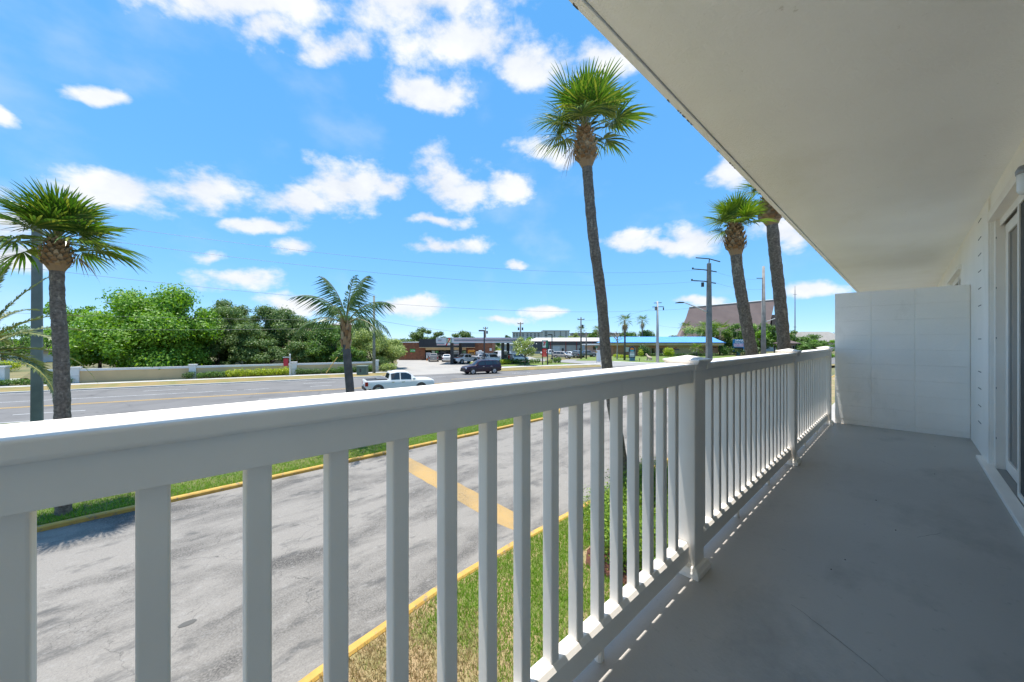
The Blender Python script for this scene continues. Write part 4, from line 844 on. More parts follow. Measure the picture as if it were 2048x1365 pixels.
for px in (1101,1131.5,1153,1185): MB().box(f.x(px)-.12, f.x(px)+.12, -.3, -.16, 0, f.z(683.6)).build('downpipe', TRIM, t)
for (a_, c_) in ((1105,1119.5),(1165,1179)):
    b = MB(); fbox(f, b, a_, c_, 693, 0, -.06, 0, z0=0); b.build('roller_door', mat('roller', (.52,.56,.6), .6), t)
for px in (1125.5,1160.5):
    b = MB(); fbox(f, b, px-2, px+2, 697, 0, -.05, 0, z0=0); b.build('door', CHAR, t)
f = Fr(1190, 112); t = f.root('pink_annexe', 'small pink building with flat white roof beside the tall palm', 'building')
b = MB(); fbox(f, b, 1180, 1205, 691, 0, 0, 8, z0=-.05); b.build('wall', mat('pink_wall', (.58,.38,.33), .8, (.52,.34,.3), .6), t)
b = MB(); fbox(f, b, 1174, 1206, 689, 691.2, -1, 8.3); b.build('roof', FWHITE, t)
b = MB(); fbox(f, b, 1186, 1192, 693.5, 700, -.04, 0); b.build('window', DGLASS, t)
f = Fr(1020, 118); t = f.root('sales_building', 'pale glass fronted building behind the pumps', 'building')
b = MB(); fbox(f, b, 995, 1052, 688.5, 0, 0, 12, z0=-.05); b.build('wall', mat('pale_wall', (.50,.49,.46), .8), t)
b = MB(); fbox(f, b, 994, 1053, 687.5, 689.5, -.5, 12.3); b.build('roof', FWHITE, t)
for k in range(5):
    b = MB(); fbox(f, b, 1004+k*9, 1011+k*9, 691.5, 699, -.05, 0); b.build('window', mat('pale_glass', (.25,.32,.4), .1), t)
# distant apartment block
f = Fr(1082, 300); t = f.root('apartment_block', 'distant pale four storey apartment block on the horizon', 'building')
PALE = mat('pale_block', (.50,.52,.50), .8, (.45,.47,.45), .1)
b = MB(); fbox(f, b, 1025, 1088, 665, 0, 4, 18, z0=-.05); fbox(f, b, 1086, 1139, 661.8, 0, 0, 18, z0=-.05); b.build('wall', PALE, t)
b = MB(); fbox(f, b, 1024, 1088, 664.3, 665.2, 3.5, 18.5); fbox(f, b, 1085.5, 1140, 661, 662, -.5, 18.5); b.build('roof', mat('block_roof', (.32,.36,.36), .7), t)
WGL = mat('block_window', (.05,.075,.085), .2)
for r_, py in enumerate((668.5, 672.3, 676.2)):
    for i, px in enumerate((1028,1034,1040,1046,1055,1062,1070,1077)):
        b = MB(); fbox(f, b, px-1.8, px+1.8, py-1.2, py+1.0, 3.9, 4.0); b.build('window', WGL, t)
for r_, py in enumerate((664.7, 668.4, 672, 675.8)):
    for i, px in enumerate((1092,1109,1121,1132)):
        b = MB(); w_ = 2.6 if i == 0 else 1.1; fbox(f, b, px-w_, px+w_, py-1.1, py+1.0, -.1, 0); b.build('window', WGL, t)
# red brown building row right of it
f = Fr(1165, 330); t = f.root('far_terrace', 'distant brown terrace behind the warehouse', 'building'); b = MB(); fbox(f, b, 1145, 1262, 667.5, 0, 0, 14, z0=-.05); b.build('wall', mat('terrace', (.24,.19,.16), .8, (.4,.38,.35), .12), t); b = MB(); fbox(f, b, 1144, 1263, 666.3, 667.7, -1, 14.5); b.build('roof', mat('terrace_roof', (.14,.16,.2), .8), t)

# blue-roofed office
f = Fr(1330, 104); of = f.root('office_building', 'low tan brick office with a blue metal hip roof', 'office')
b = MB(); fbox(f, b, 1226, 1436, 690, 0, 1.2, 16, z0=-.05); b.build('wall', BRICKT, of)
b = MB(); fbox(f, b, 1223, 1448, 686.4, 691.3, 0, 17); b.build('eave_band', CREAM, of)
BLUE = mat('blue_roof', (.14,.36,.68), .35, (.12,.33,.64), .5)
m_ = bpy.data.materials
b = MB(); xa, xb, za, zb = f.x(1221), f.x(1451), f.z(686.3), f.z(674.6, 5)+.1
b.add([(xa,-.4,za),(xb,-.4,za),(xb,17.5,za),(xa,17.5,za),(f.x(1233.5,5),5.5,zb),(f.x(1424,5),5.5,zb),(f.x(1424,5),11.5,zb),(f.x(1233.5,5),11.5,zb)], [(0,1,5,4),(1,2,6,5),(2,3,7,6),(3,0,4,7),(4,5,6,7),(3,2,1,0)]); rf = b.build('roof', BLUE, of)
for i in range(46):                        # standing seams
    u = (i+.5)/46; x0 = xa+(xb-xa)*u; x1 = f.x(1233.5,5)+(f.x(1424,5)-f.x(1233.5,5))*min(1,max(0,(u-.02)/.96))
    MB().add([(x0-.025,-.4,za+.012),(x0+.025,-.4,za+.012),(x1+.025,5.5,zb+.012),(x1-.025,5.5,zb+.012),(x0,-.4,za+.07),(x1,5.5,zb+.07)], [(0,4,5,3),(4,1,2,5),(0,1,4),(3,5,2)]).build('seam', mat('blue_seam', (.22,.46,.78), .35), rf)
b = MB(); fbox(f, b, 1220.8, 1451.2, 685.2, 686.6, -.5, -.38); b.build('gutter', mat('blue_trim', (.02,.12,.5), .4), rf)
for (a_, c_, y0, y1) in [(1283.5,1290,697.5,712),(1303,1310,697,712),(1318.5,1326,697,712),(1328,1333,697,712),(1334,1339.5,697,705),(1368,1371.5,697,706)]:
    b = MB(); fbox(f, b, a_, c_, y0, y1, 1.12, 1.2); w = b.build('window', DGLASS, of)
    b = MB(); fbox(f, b, a_-.5, a_, y0-.4, y1, 1.08, 1.2); fbox(f, b, c_, c_+.5, y0-.4, y1, 1.08, 1.2); b.build('frame', CREAM, w)
b = MB(); fbox(f, b, 1333, 1398, 692, 712.5, 1.1, 1.2); b.build('entrance_panel', mat('office_panel', (.50,.36,.19), .8), of)
b = MB(); fbox(f, b, 1250, 1258, 694.5, 704, 1.1, 1.2); b.build('wall_sign', FWHITE, of)
b = MB(); b.tube([(f.x(1349),1.05,f.z(703)),(f.x(1351),1.05,f.z(698)),(f.x(1356),1.05,f.z(695.8)),(f.x(1358),1.05,f.z(698))], [.06,.12,.14,.05], 6); b.build('emblem_swoosh', mat('emblem_red', (.45,.08,.04), .6), of)
b = MB(); fbox(f, b, 1349, 1358.5, 698.3, 700.8, 1.02, 1.1); b.build('emblem_bar', mat('emblem_dark', (.10,.08,.10), .6), of)
b = MB(); rg = random.Random(2)
for row, (y0, x0, x1) in enumerate(((694.2,1398,1412),(694.2,1426,1433),(698,1404,1412),(698,1424,1428))):
    x = x0
    while x < x1:
        wd = rg.uniform(.6,1.1); fbox(f, b, x, x+wd, y0, y0+(2.2 if row < 2 else 1.4), 1.12, 1.2); x += wd+.35
o = b.build('wall_lettering', mat('letter_dark', (.09,.05,.06), .6), of)
# brown church with a tilted roof
f = Fr(1450, 150); ch = f.root('church', 'tall brown church with steep slanted shingle roof', 'church'); SH = mat('shingle', (.27,.195,.17), .85, (.225,.16,.14), .25, bump=.4, bscale=3)
b = MB(); P0 = [(1362,672),(1379,614.5),(1549,600),(1545,632),(1515,652),(1500,700),(1400,700),(1385,690)]
P0 = [(1350,700),(1379,614.5),(1551,599.5),(1542,640),(1528,700)]
front = [(f.x(px,(f.z(py)-8)*.35), 0, f.z(py,(f.z(py)-8)*.35)) for px, py in P0]; front[0] = (front[0][0],0,-.05); front[-1] = (front[-1][0],0,-.05)
back = [(x+8, 22, z*.9 if z > 1 else -.05) for x, y, z in front]; front = [(x, -.28*(z), z) if False else (x, (z-8)*.35, z) for x, y, z in front]
n_ = len(front); b.add(front+back, [tuple(range(n_))[::-1], tuple(range(n_,2*n_))]+[(i,(i+1)%n_,n_+(i+1)%n_,n_+i) for i in range(n_)]); b.build('roof', SH, ch)
b = MB(); fbox(f, b, 1528, 1552, 634, 0, 4, 14, z0=-.05); b.build('wall', mat('church_wall', (.60,.60,.58), .8), ch)
b = MB(); fbox(f, b, 1544, 1551, 630, 660, 2.6, 3.9); b.build('window', DGLASS, ch)
b = MB(); b.tube([front[1], front[2]], .22, 6); b.build('ridge_cap', FWHITE, ch)
# hip-roofed buildings at the far right, house behind the oaks, tall tan block
def house(label, px0, px1, py_r, py_e, Z, roofcol, wallcol, name='house', depth=12, inset=.22):
    f = Fr((px0+px1)/2, Z); t = f.root(name, label, 'house'); xa, xb = f.x(px0), f.x(px1); w = (xb-xa)*inset
    b = MB(); b.box(xa+.8, xb-.8, .8, depth-.8, -.05, f.z(py_e)-.02); b.build('wall', mat('w_'+label[:9], wallcol, .8), t)
    ze, zr = f.z(py_e), f.z(py_r, depth/2)
    b = MB(); b.add([(xa,0,ze),(xb,0,ze),(xb,depth,ze),(xa,depth,ze),(xa+w,depth/2,zr),(xb-w,depth/2,zr),(xa,0,ze-.2),(xb,0,ze-.2),(xb,depth,ze-.2),(xa,depth,ze-.2)], [(0,1,5,4),(1,2,5),(2,3,4,5),(3,0,4),(0,6,7,1),(1,7,8,2),(2,8,9,3),(3,9,6,0),(9,8,7,6)]); b.build('roof', mat('r_'+label[:9], roofcol, .85, tuple(c*.85 for c in roofcol), .8, bump=.3, bscale=4), t)
    for k in range(4):
        x0 = xa+(xb-xa)*(.14+.2*k); MB().box(x0, x0+(xb-xa)*.09, .72, .8, ze*.3, ze*.78).build('window', DGLASS, t)
    return t
house('low house with pinkish tile roof half hidden by the oaks', 432, 650, 655, 700, 66, (.52,.33,.25), (.52,.43,.28), depth=14)
house('hip roofed building beyond the partition edge', 1615, 1720, 664, 684, 160, (.27,.25,.22), (.5,.45,.38), depth=20)
house('small dark roofed shelter right of the rightmost palm', 1575, 1602, 681, 687, 105, (.13,.09,.08), (.4,.3,.25), depth=6)
house('brown hip roof below the radio mast', 1592, 1640, 665, 676, 190, (.35,.22,.17), (.5,.42,.36), depth=14)
f = Fr(640, 130); t = f.root('tan_block', 'tan flat roofed block above the trees behind the queen palm', 'building')
b = MB(); fbox(f, b, 612, 662, 650, 0, 0, 14, z0=-.05); b.build('wall', mat('tan_wall', (.55,.34,.22), .8, (.48,.29,.19), .4), t); b = MB(); fbox(f, b, 610, 663, 648.4, 650.5, -.6, 14.6); b.build('roof', mat('tan_roof', (.45,.22,.15), .8), t)
for px in (617,630,645): b = MB(); fbox(f, b, px-2, px+2, 653, 658, -.08, 0); b.build('window', DGLASS, t)
f = Fr(-10, 70); t = f.root('white_house', 'white house glimpsed behind the date palm', 'house'); b = MB(); fbox(f, b, -80, 38, 705, 0, 0, 10, z0=-.05); b.build('wall', FWHITE, t); b = MB(); fbox(f, b, -84, 42, 700, 705.2, -.6, 10.6); b.build('roof', mat('house_roof', (.35,.25,.2), .8), t); b = MB(); fbox(f, b, 2, 12, 708, 722, -.08, 0); b.build('window', DGLASS, t)

# cream garden wall with white pillars
gw = thing('garden_wall', 'long cream garden wall with white coping and pillars across the road', 'wall', rd(53.4,0), -TA)
WALLM = mat('wall_cream', (.64,.47,.26), .85, (.56,.41,.23), .6, bump=.2)
Y0, Y1 = tp(152,53.4), tp(752,53.4)
MB().box(-.1,.1,Y0,Y1,-.05,1.2).build('panel', WALLM, gw); MB().box(-.16,.16,Y0,Y1,1.2,1.42).build('coping', FWHITE, gw)
for y in (Y0, tp(386,53.4), tp(588,53.4), Y1):
    p = MB().box(-.28,.28,y-.3,y+.3,-.05,1.5).build('pillar', FWHITE, gw); MB().box(-.34,.34,y-.36,y+.36,1.5,1.62).build('pillar_cap', FWHITE, p)
    MB().box(.28,.285,y-.3,y+.3,.72,.76).build('joint', mat('joint_grey', (.4,.4,.4), .8), p)
gw2 = thing('garden_wall', 'short cream wall end with pillar left of the first sabal palm', 'wall', rp(125,54.2), -TA)
MB().box(-.1,.1,-1.0,1.2,-.05,1.2).build('panel', WALLM, gw2); MB().box(-.16,.16,-1.0,1.2,1.2,1.4).build('coping', FWHITE, gw2)
gp = thing('gate_pillar', 'white gate pillar at the left edge of the picture', 'pillar', G(3,772), -TA); MB().box(-.35,.35,-.35,.35,-.05,1.7).build('shaft', FWHITE, gp); MB().box(-.45,.45,-.45,.45,1.7,1.85).build('cap', FWHITE, gp)
sheet('pavement', [rp(-80,60), rp(60,60), rp(55,63), rp(-85,63)], .03, CONC)
# red hanging sign, utility box
p = rp(580,52.3); t = thing('hanging_sign', 'white sign post with a small red hanging board by the hedge', 'sign', p, -TA)
MB().box(-.06,.06,-.06,.06,-.05,2.5).build('post', FWHITE, t); MB().box(-.04,.04,-.75,-.06,2.2,2.3).build('arm', FWHITE, t); MB().box(-.02,.02,-.68,-.16,1.2,2.1).build('board', mat('board_red', (.5,.03,.05), .5), t); MB().lathe([(.1,2.5),(.06,2.6),(.0,2.68)], n=8).build('finial', FWHITE, t)
p = G(725,750.5); t = thing('utility_box', 'green utility cabinet on the verge left of the wooden pole', 'utility box', p, YAW+.1)
MB().box(-.56,.56,-.5,.5,-.05,1.05).build('cabinet', mat('box_green', (.11,.17,.14), .6, (.08,.13,.11), 2), t, bevel=.02); MB().box(-.62,.62,-.56,.56,1.05,1.16).build('lid', mat('box_green2', (.15,.21,.18), .6), t, bevel=.02); MB().box(-.2,.0,-.51,-.5,.4,.8).build('label_plate', DARK, t)
# signs before the office
f = Fr(1263, 77.5); t = f.root('monument_sign', 'rounded business sign with orange sun emblem on the lawn', 'sign')
b = MB(); pts = [(f.x(1258),f.z(716)),(f.x(1270.5),f.z(716)),(f.x(1270.5),f.z(700))]+[(f.x(1264.25)+(f.x(1270.5)-f.x(1264.25))*math.cos(a), f.z(700)+.75*math.sin(a)) for a in [i*math.pi/10 for i in range(1,10)]]+[(f.x(1258),f.z(700))]
b.xsec(pts, 0, .3); pn = b.build('panel', mat('sign_navy', (.03,.035,.045), .5), t); MB().xsec([(x*1.0+.14, z) for x, z in pts], .3, .45).build('edge', FWHITE, pn)
b = MB(); b.xsec([(f.x(1264.25)+.42*math.cos(a), f.z(700)+.42*math.sin(a)) for a in [i*math.pi/9 for i in range(10)]], -.03, 0); b.build('sun_emblem', ORG, pn)
b = MB(); b.xsec([(f.x(1264.25)+.42*math.cos(a), f.z(700.2)-.35*math.sin(-a)) for a in [-i*math.pi/9 for i in range(10)]], -.03, 0); b.build('wave_emblem', mat('wave_teal', (.05,.4,.5), .5), pn)
for (y0, y1, m2) in ((704,705.6,FWHITE),(707,712,FWHITE),(713,714.4,FWHITE)):
    b = MB(); fbox(f, b, 1259.5, 1269, y0, y1, -.03, -.004); b.build('lettering_band', m2, pn)
b = MB(); fbox(f, b, 1259.5, 1270, 716, 0, .02, .28, z0=-.05); b.build('pedestal', mat('sign_teal2', (.10,.25,.36), .6, (.06,.15,.25), 1.5), t)
f = Fr(1483, 108); t = f.root('realty_sign', 'blue realty sign with a dark message screen on a blue post', 'sign'); SB = mat('realty_blue', (.02,.22,.48), .5)
b = MB(); fbox(f, b, 1467, 1487, 679, 703.5, -.2, .2); fbox(f, b, 1487, 1490, 679, 704, -.2, .6); pn = b.build('panel', SB, t)
b = MB(); fbox(f, b, 1474, 1481, 703.5, 0, -.15, .15, z0=-.05); b.build('post', SB, t)
b = MB(); fbox(f, b, 1467.5, 1487, 687.5, 694, -.24, -.2); b.build('white_panel', mat('realty_pale', (.7,.6,.68), .5, (.6,.25,.4), 1.2), pn)
b = MB(); fbox(f, b, 1468, 1486.5, 695.3, 702.5, -.24, -.2); b.build('screen', BLACK, pn)
link('lettering', text_mesh('REALTY', .72, FWHITE, .01, bold=2), pn, (f.x(1477.2), -.23, f.z(685.2)), (R(90),0,0))
b = MB(); b.tube([(f.x(1469)+i*.22, -.22, f.z(681.3)+.16*math.sin(i*1.9)) for i in range(12)], .07, 5); b.build('script_line', FWHITE, pn)
f = Fr(1193, 69); t = f.root('street_sign', 'green street name sign on a thin post at the side street', 'sign'); MB().box(-.04,.04,-.04,.04,-.05,f.z(695)).build('post', ALUM, t)
b = MB(); fbox(f, b, 1190.5, 1196, 693, 695.5, -.04, -.01); fbox(f, b, 1192, 1194.5, 695.5, 697, -.04, -.01); b.build('plate', mat('street_green', (.02,.2,.12), .5), t); b = MB(); fbox(f, b, 1190.3, 1195, 703.6, 705.4, -.06, -.03); b.build('warning_plate', mat('warn_orange', (.6,.3,.04), .5), t)
f = Fr(1198, 76); t = f.root('white_cabinet', 'white roadside cabinet behind the street name sign', 'utility box'); b = MB(); fbox(f, b, 1194, 1201.5, 702, 0, -.3, .3, z0=0); b.build('cabinet', FWHITE, t, bevel=.03); b = MB(); fbox(f, b, 1193.5, 1202, 701.4, 702, -.35, .35); b.build('lid', FWHITE, t)
p = at(1330.5, 73.5); t = thing('fire_hydrant', 'orange fire hydrant with teal cap beyond the post cap', 'hydrant', p); MB().lathe([(.2,0),(.2,.08),(.13,.1),(.13,.65),(.17,.67)], n=12).build('barrel', ORG, t, smooth=True); MB().lathe([(.17,.67),(.12,.82),(.03,.9)], n=12).build('bonnet', mat('hyd_teal', (.1,.5,.4), .5), t, smooth=True); MB().tube([(-.25,0,.5),(.25,0,.5)], .07, 8).build('nozzle', ORG, t)
p = at(1298, 80); t = thing('garden_statue', 'pale stone animal statue on the office lawn', 'statue', p); MB().box(-.9,.9,-.5,.5,-.05,.12).build('plinth', CONC, t)
b = MB(); b.tube([(.5,0,.2),(.35,0,.55),(-.1,0,.7),(-.4,0,1.0),(-.5,0,1.3)], [.28,.36,.32,.22,.12], 10); b.tube([(-.45,0,1.25),(-.65,0,1.3),(-.78,0,1.22)], [.2,.2,.08], 8); b.tube([(-.3,.1,.75),(-.45,.12,.1)], .09, 6); b.tube([(-.3,-.1,.75),(-.45,-.12,.1)], .09, 6); b.build('figure', mat('statue_stone', (.5,.4,.3), .9), t, smooth=True)
p = at(1279, 76); t = thing('path_light', 'small black path light left of the stone statue', 'path light', p); MB().lathe([(.05,0),(.05,.45)], n=8).build('stem', BLACK, t); MB().lathe([(.14,.45),(.14,.6),(.02,.68)], n=10).build('hood', BLACK, t)

# ------------------------------------------------------------------ poles, lamps, wires
def square_pole(label, px, Z, top, w0, w1, rz=.5):
    p = at(px, Z); t = thing('concrete_pole', label, 'utility pole', p, rz, 'concrete utility poles')
    b = MB(); a, c = w0/2, w1/2; b.add([(-a,-a,-.05),(a,-a,-.05),(a,a,-.05),(-a,a,-.05),(-c,-c,top),(c,-c,top),(c,c,top),(-c,c,top)], [(0,1,5,4),(1,2,6,5),(2,3,7,6),(3,0,4,7),(4,5,6,7)]); b.build('shaft', POLEC, t, bevel=.03)
    return t
P_L = square_pole('large square concrete pole behind the left sabal palm', 74, 17.5, 10.2, .36, .29, YAW+.75)
MB().box(.172,.176,-.04,.04,2.3,3.0).build('id_tag', YELLINE, P_L)
lp_ = (at(1418,43.6), at(1527,49)); P_1 = square_pole('tall concrete pole with crossarms and a street lamp arm', 1418, 43.6, zat(527,43.6), .62, .36, YAW)
TR = (P_1.rotation_euler.z)
for (py, l, r_) in ((540,1.9,.9),(563,2.0,.8)):
    z = zat(py,43.6); MB().tube([(-l,0,z+.1),(-.6,0,z),(r_,0,z-.25)], .06, 6).build('arm', DARK, P_1); MB().tube([(-l,0,z+.05),(-l,0,z+.25)], .1, 8).build('insulator', DARK, P_1)
MB().tube([(-.0,0,zat(527,43.6)),(.05,0,zat(518,43.6))], .06, 6).build('top_pin', DARK, P_1); z = zat(518,43.6); MB().tube([(-1.55,0,z+.12),(0,0,z),(1.3,0,z-.35)], .06, 6).build('top_arm', DARK, P_1)
MB().lathe([(.16,0),(.16,.5)], (-.75,0,zat(574,43.6)), 10).build('cutout', DARK, P_1)
MB().tube([(-.2,0,zat(625,43.6)),(-1.8,-.5,zat(615,43.6)),(-3.4,-1.0,zat(607,43.6))], [.09,.07,.05], 8).build('lamp_arm', ALUM, P_1)
MB().xsec([(-.45,0),(.45,.02),(.45,.14),(-.1,.16),(-.45,.08)], -.15, .15).xf(Matrix.Translation((-3.9,-1.0,zat(607,43.6)-.1))).build('lamp_head', DARK, P_1, bevel=.02)
P_2 = thing('round_pole', 'slim grey pole between the two right-hand sabal palms', 'utility pole', at(1527,49), YAW, 'concrete utility poles')
MB().tube([(0,0,-.05),(0,0,zat(640,49)),(0,0,zat(533,49))], [.33,.25,.14], 12).build('shaft', mat('pole_grey', (.30,.28,.25), .9, (.22,.2,.18), 1.5), P_2, smooth=True)
MB().tube([(-.9,0,zat(557,49)),(-.1,0,zat(557,49))], .05, 6).build('arm', DARK, P_2); MB().tube([(.1,0,zat(645,49)),(1.2,.3,zat(640,49)),(1.9,.5,zat(637,49))], .05, 6).build('lamp_arm', ALUM, P_2)
f = Fr(1315, 72); P_3 = f.root('round_pole', 'grey pole with crossarms in front of the blue-roofed office', 'utility pole', 'concrete utility poles')
MB().tube([(0,0,-.05),(0,0,f.z(660)),(0,0,f.z(603))], [.30,.24,.15], 12).build('shaft', mat('pole_pale', (.48,.47,.45), .85, (.36,.35,.34), .6), P_3, smooth=True)
for py, a_, c_ in ((606.5,-.65,.8),(614.5,-1.0,1.2)): MB().tube([(a_,0,f.z(py)),(c_,0,f.z(py)+.06)], .07, 6).build('crossarm', DARK, P_3)
MB().lathe([(.25,0),(.25,.6)], (-.32,-.1,f.z(621)), 10).build('transformer', POLEC, P_3); MB().lathe([(.12,0),(.12,.55)], (1.15,0,f.z(621)), 8).build('cutout', DARK, P_3)
def wood_pole(label, px, Z, py_top, r=.16, arms=(), cans=(), col=None):
    f = Fr(px, Z); t = f.root('wooden_pole', label, 'utility pole', 'wooden utility poles'); MB().tube([(0,0,-.05),(0,0,f.z(py_top))], [r*1.25,r*.8], 8).build('shaft', col or WOODP, t, smooth=True)
    for py, l in arms:
        c = MB().box(-l, l, -.06, .06, f.z(py)-.08, f.z(py)+.08).build('crossarm', WOODP, t)
        for s in (-l+.1, l-.1): MB().lathe([(.06,.08),(.08,.2),(.03,.28)], (s,0,f.z(py)), 6).build('insulator', DARK, c)
    for py, dx in cans: MB().lathe([(.2,0),(.2,.7)], (dx,-.15,f.z(py)), 8).build('transformer', DARK, t)
    return t
WGREY = mat('pole_weathered', (.22,.25,.22), .9, (.15,.17,.15), 2)
PW1 = wood_pole('weathered wooden pole beside the green utility box', 748, 48.5, 592, .17, col=WGREY)
wood_pole('dark wooden pole with crossarm behind the fuel canopy', 1041, 95, 645, .18, [(648,.75)], [(661,.5),(661,-.5)])
wood_pole('tall wooden pole with crossarm left of the tall palm', 1162, 86, 635, .17, [(639.5,.8)], [(656,.35)])
wood_pole('short wooden pole right of the tall crossarm pole', 1172.5, 87, 665, .15)
wood_pole('dark wooden pole with small arms behind the fuel canopy', 971, 92, 654, .16, [(657,.6)], [(668,.4)])
f = Fr(1590, 150); t = f.root('radio_mast', 'thin radio mast right of the rightmost palm', 'mast'); MB().tube([(0,0,-.05),(0,0,f.z(616)),(0,0,f.z(580))], [.3,.18,.12], 6).build('shaft', GREYM, t); MB().box(-.7,.7,-.05,.05,f.z(589.5),f.z(589)).build('crosspiece', DARK, t); MB().box(-.5,.5,-.05,.05,f.z(655),f.z(654)).build('bracket', DARK, t)
MB().tube([(0,0,f.z(580)),(0,0,f.z(572))], .08, 6).build('tip', GREYM, t)
for label, px, Z, py, side in (('dark lamp post with shoebox head in front of the fuel canopy',968.5,61,662,-1),('dark lamp post on a concrete foot beside the price sign',1104,80,670,-1)):
    f = Fr(px, Z); t = f.root('lamp_post', label, 'lamp post', 'forecourt lamp posts'); MB().box(-.1,.1,-.1,.1,0,f.z(py)).build('shaft', DARK, t); MB().lathe([(.32,-.05),(.32,.55),(.26,.6)], n=12).build('foot', CONC if side > 0 else DARK, t); MB().box(side*.9,.08,-.2,.2,f.z(py)-.1,f.z(py)+.12).build('head', DARK, t)
def wire(label, a, b, sag, r=.008, n=26):
    pts = [Vector(a).lerp(Vector(b), i/n)-Vector((0,0,4*sag*(i/n)*(1-i/n))) for i in range(n+1)]
    o = pts[0].copy(); tag(link('overhead_wire', MB().tube([p-o for p in pts], r, 5).mesh('overhead_wire', WIRE), None, o), label, 'wire', 'overhead wires')
WIRE = mat('wire', (.13,.14,.15), .5)
a0 = at(72,17.5); a1 = at(1418,43.6); top1 = zat(527,43.6); a2 = at(1527,49)
for i, (z0, z1, sg_) in enumerate([(10.1,top1-.7,1.3),(9.4,top1-2.0,1.4),(7.6,8.2,1.2)]):
    wire(['upper','middle','lower'][i]+' overhead wire from the left concrete pole to the tall crossarm pole', (a0.x,a0.y,z0), (a1.x,a1.y,z1), sg_)
    wire(['upper','middle','lower'][i]+' overhead wire between the tall crossarm pole and the slim grey pole', (a1.x,a1.y,z1), (a2.x,a2.y,z1-.3), .4)
    e = rd(27,-45); wire(['upper','middle','lower'][i]+' overhead wire leaving the left concrete pole', (a0.x,a0.y,z0), (e.x,e.y,z0), 1.0)
p1 = at(748,48.5); pz = zat(600,48.5); e1 = rd(52,-45); s3 = at(1315,72); s4 = at(1041,95); s5 = at(1162,86)
wire('high wire from the weathered pole across the broad tree', (p1.x,p1.y,zat(640,48.5)), (e1.x,e1.y,7.6), .6, 0.011); wire('low cable from the weathered pole across the broad tree', (p1.x,p1.y,zat(655,48.5)), (e1.x,e1.y,5.6), .5, 0.013)
wire('cable from the weathered pole to the pole behind the canopy', (p1.x,p1.y,zat(640,48.5)), (at(971,92).x,at(971,92).y,zat(667,92)), .4, 0.018); wire('cable from the canopy pole to the tall wooden pole', (s4.x,s4.y,zat(668,95)), (s5.x,s5.y,zat(668,86)), .3, 0.015)
wire('wire from the tall wooden pole to the grey crossarm pole', (s5.x,s5.y,zat(642,86)), (s3.x,s3.y,zat(615,72)), .5, 0.012); wire('wire from the grey crossarm pole to the tall concrete pole', (s3.x,s3.y,zat(650,72)), (a1.x,a1.y,zat(648,43.6)), .5, 0.011)
gs = rp(650,51.9); wire('guy wire of the weathered pole', (p1.x,p1.y,zat(612,48.5)), (gs.x,gs.y,.05), 0, .02, 2)
gy = thing('guy_sleeve', 'yellow sleeve on the guy wire left of the queen palm', 'guy marker', gs); v = Vector((p1.x-gs.x, p1.y-gs.y, zat(612,48.5))).normalized(); MB().tube([v*.2, v*2.6], .045, 6).build('sleeve', YELLINE, gy)
# ------------------------------------------------------------------ vehicles
TYRE = mat('tyre', (.02,.02,.02), .85); RIM = mat('rim', (.45,.45,.46), .35, metal=.7); CGLASS = mat('car_glass', (.015,.02,.025), .06, (.012,.016,.02), 1, spec=.9, obj=True)
HEADL = mat('headlight', (.75,.77,.8), .15); TAILL = mat('tail_light', (.35,.01,.01), .25); PLASTIC = mat('car_plastic', (.02,.02,.021), .6); CHROME = mat('chrome', (.7,.7,.72), .2, metal=.8); PLATE = mat('plate', (.7,.7,.68), .5)
def paint(name, c): return mat('paint_'+name, c, .3, tuple(x*.97 for x in c), 1, spec=.35, coat=.25, obj=True)
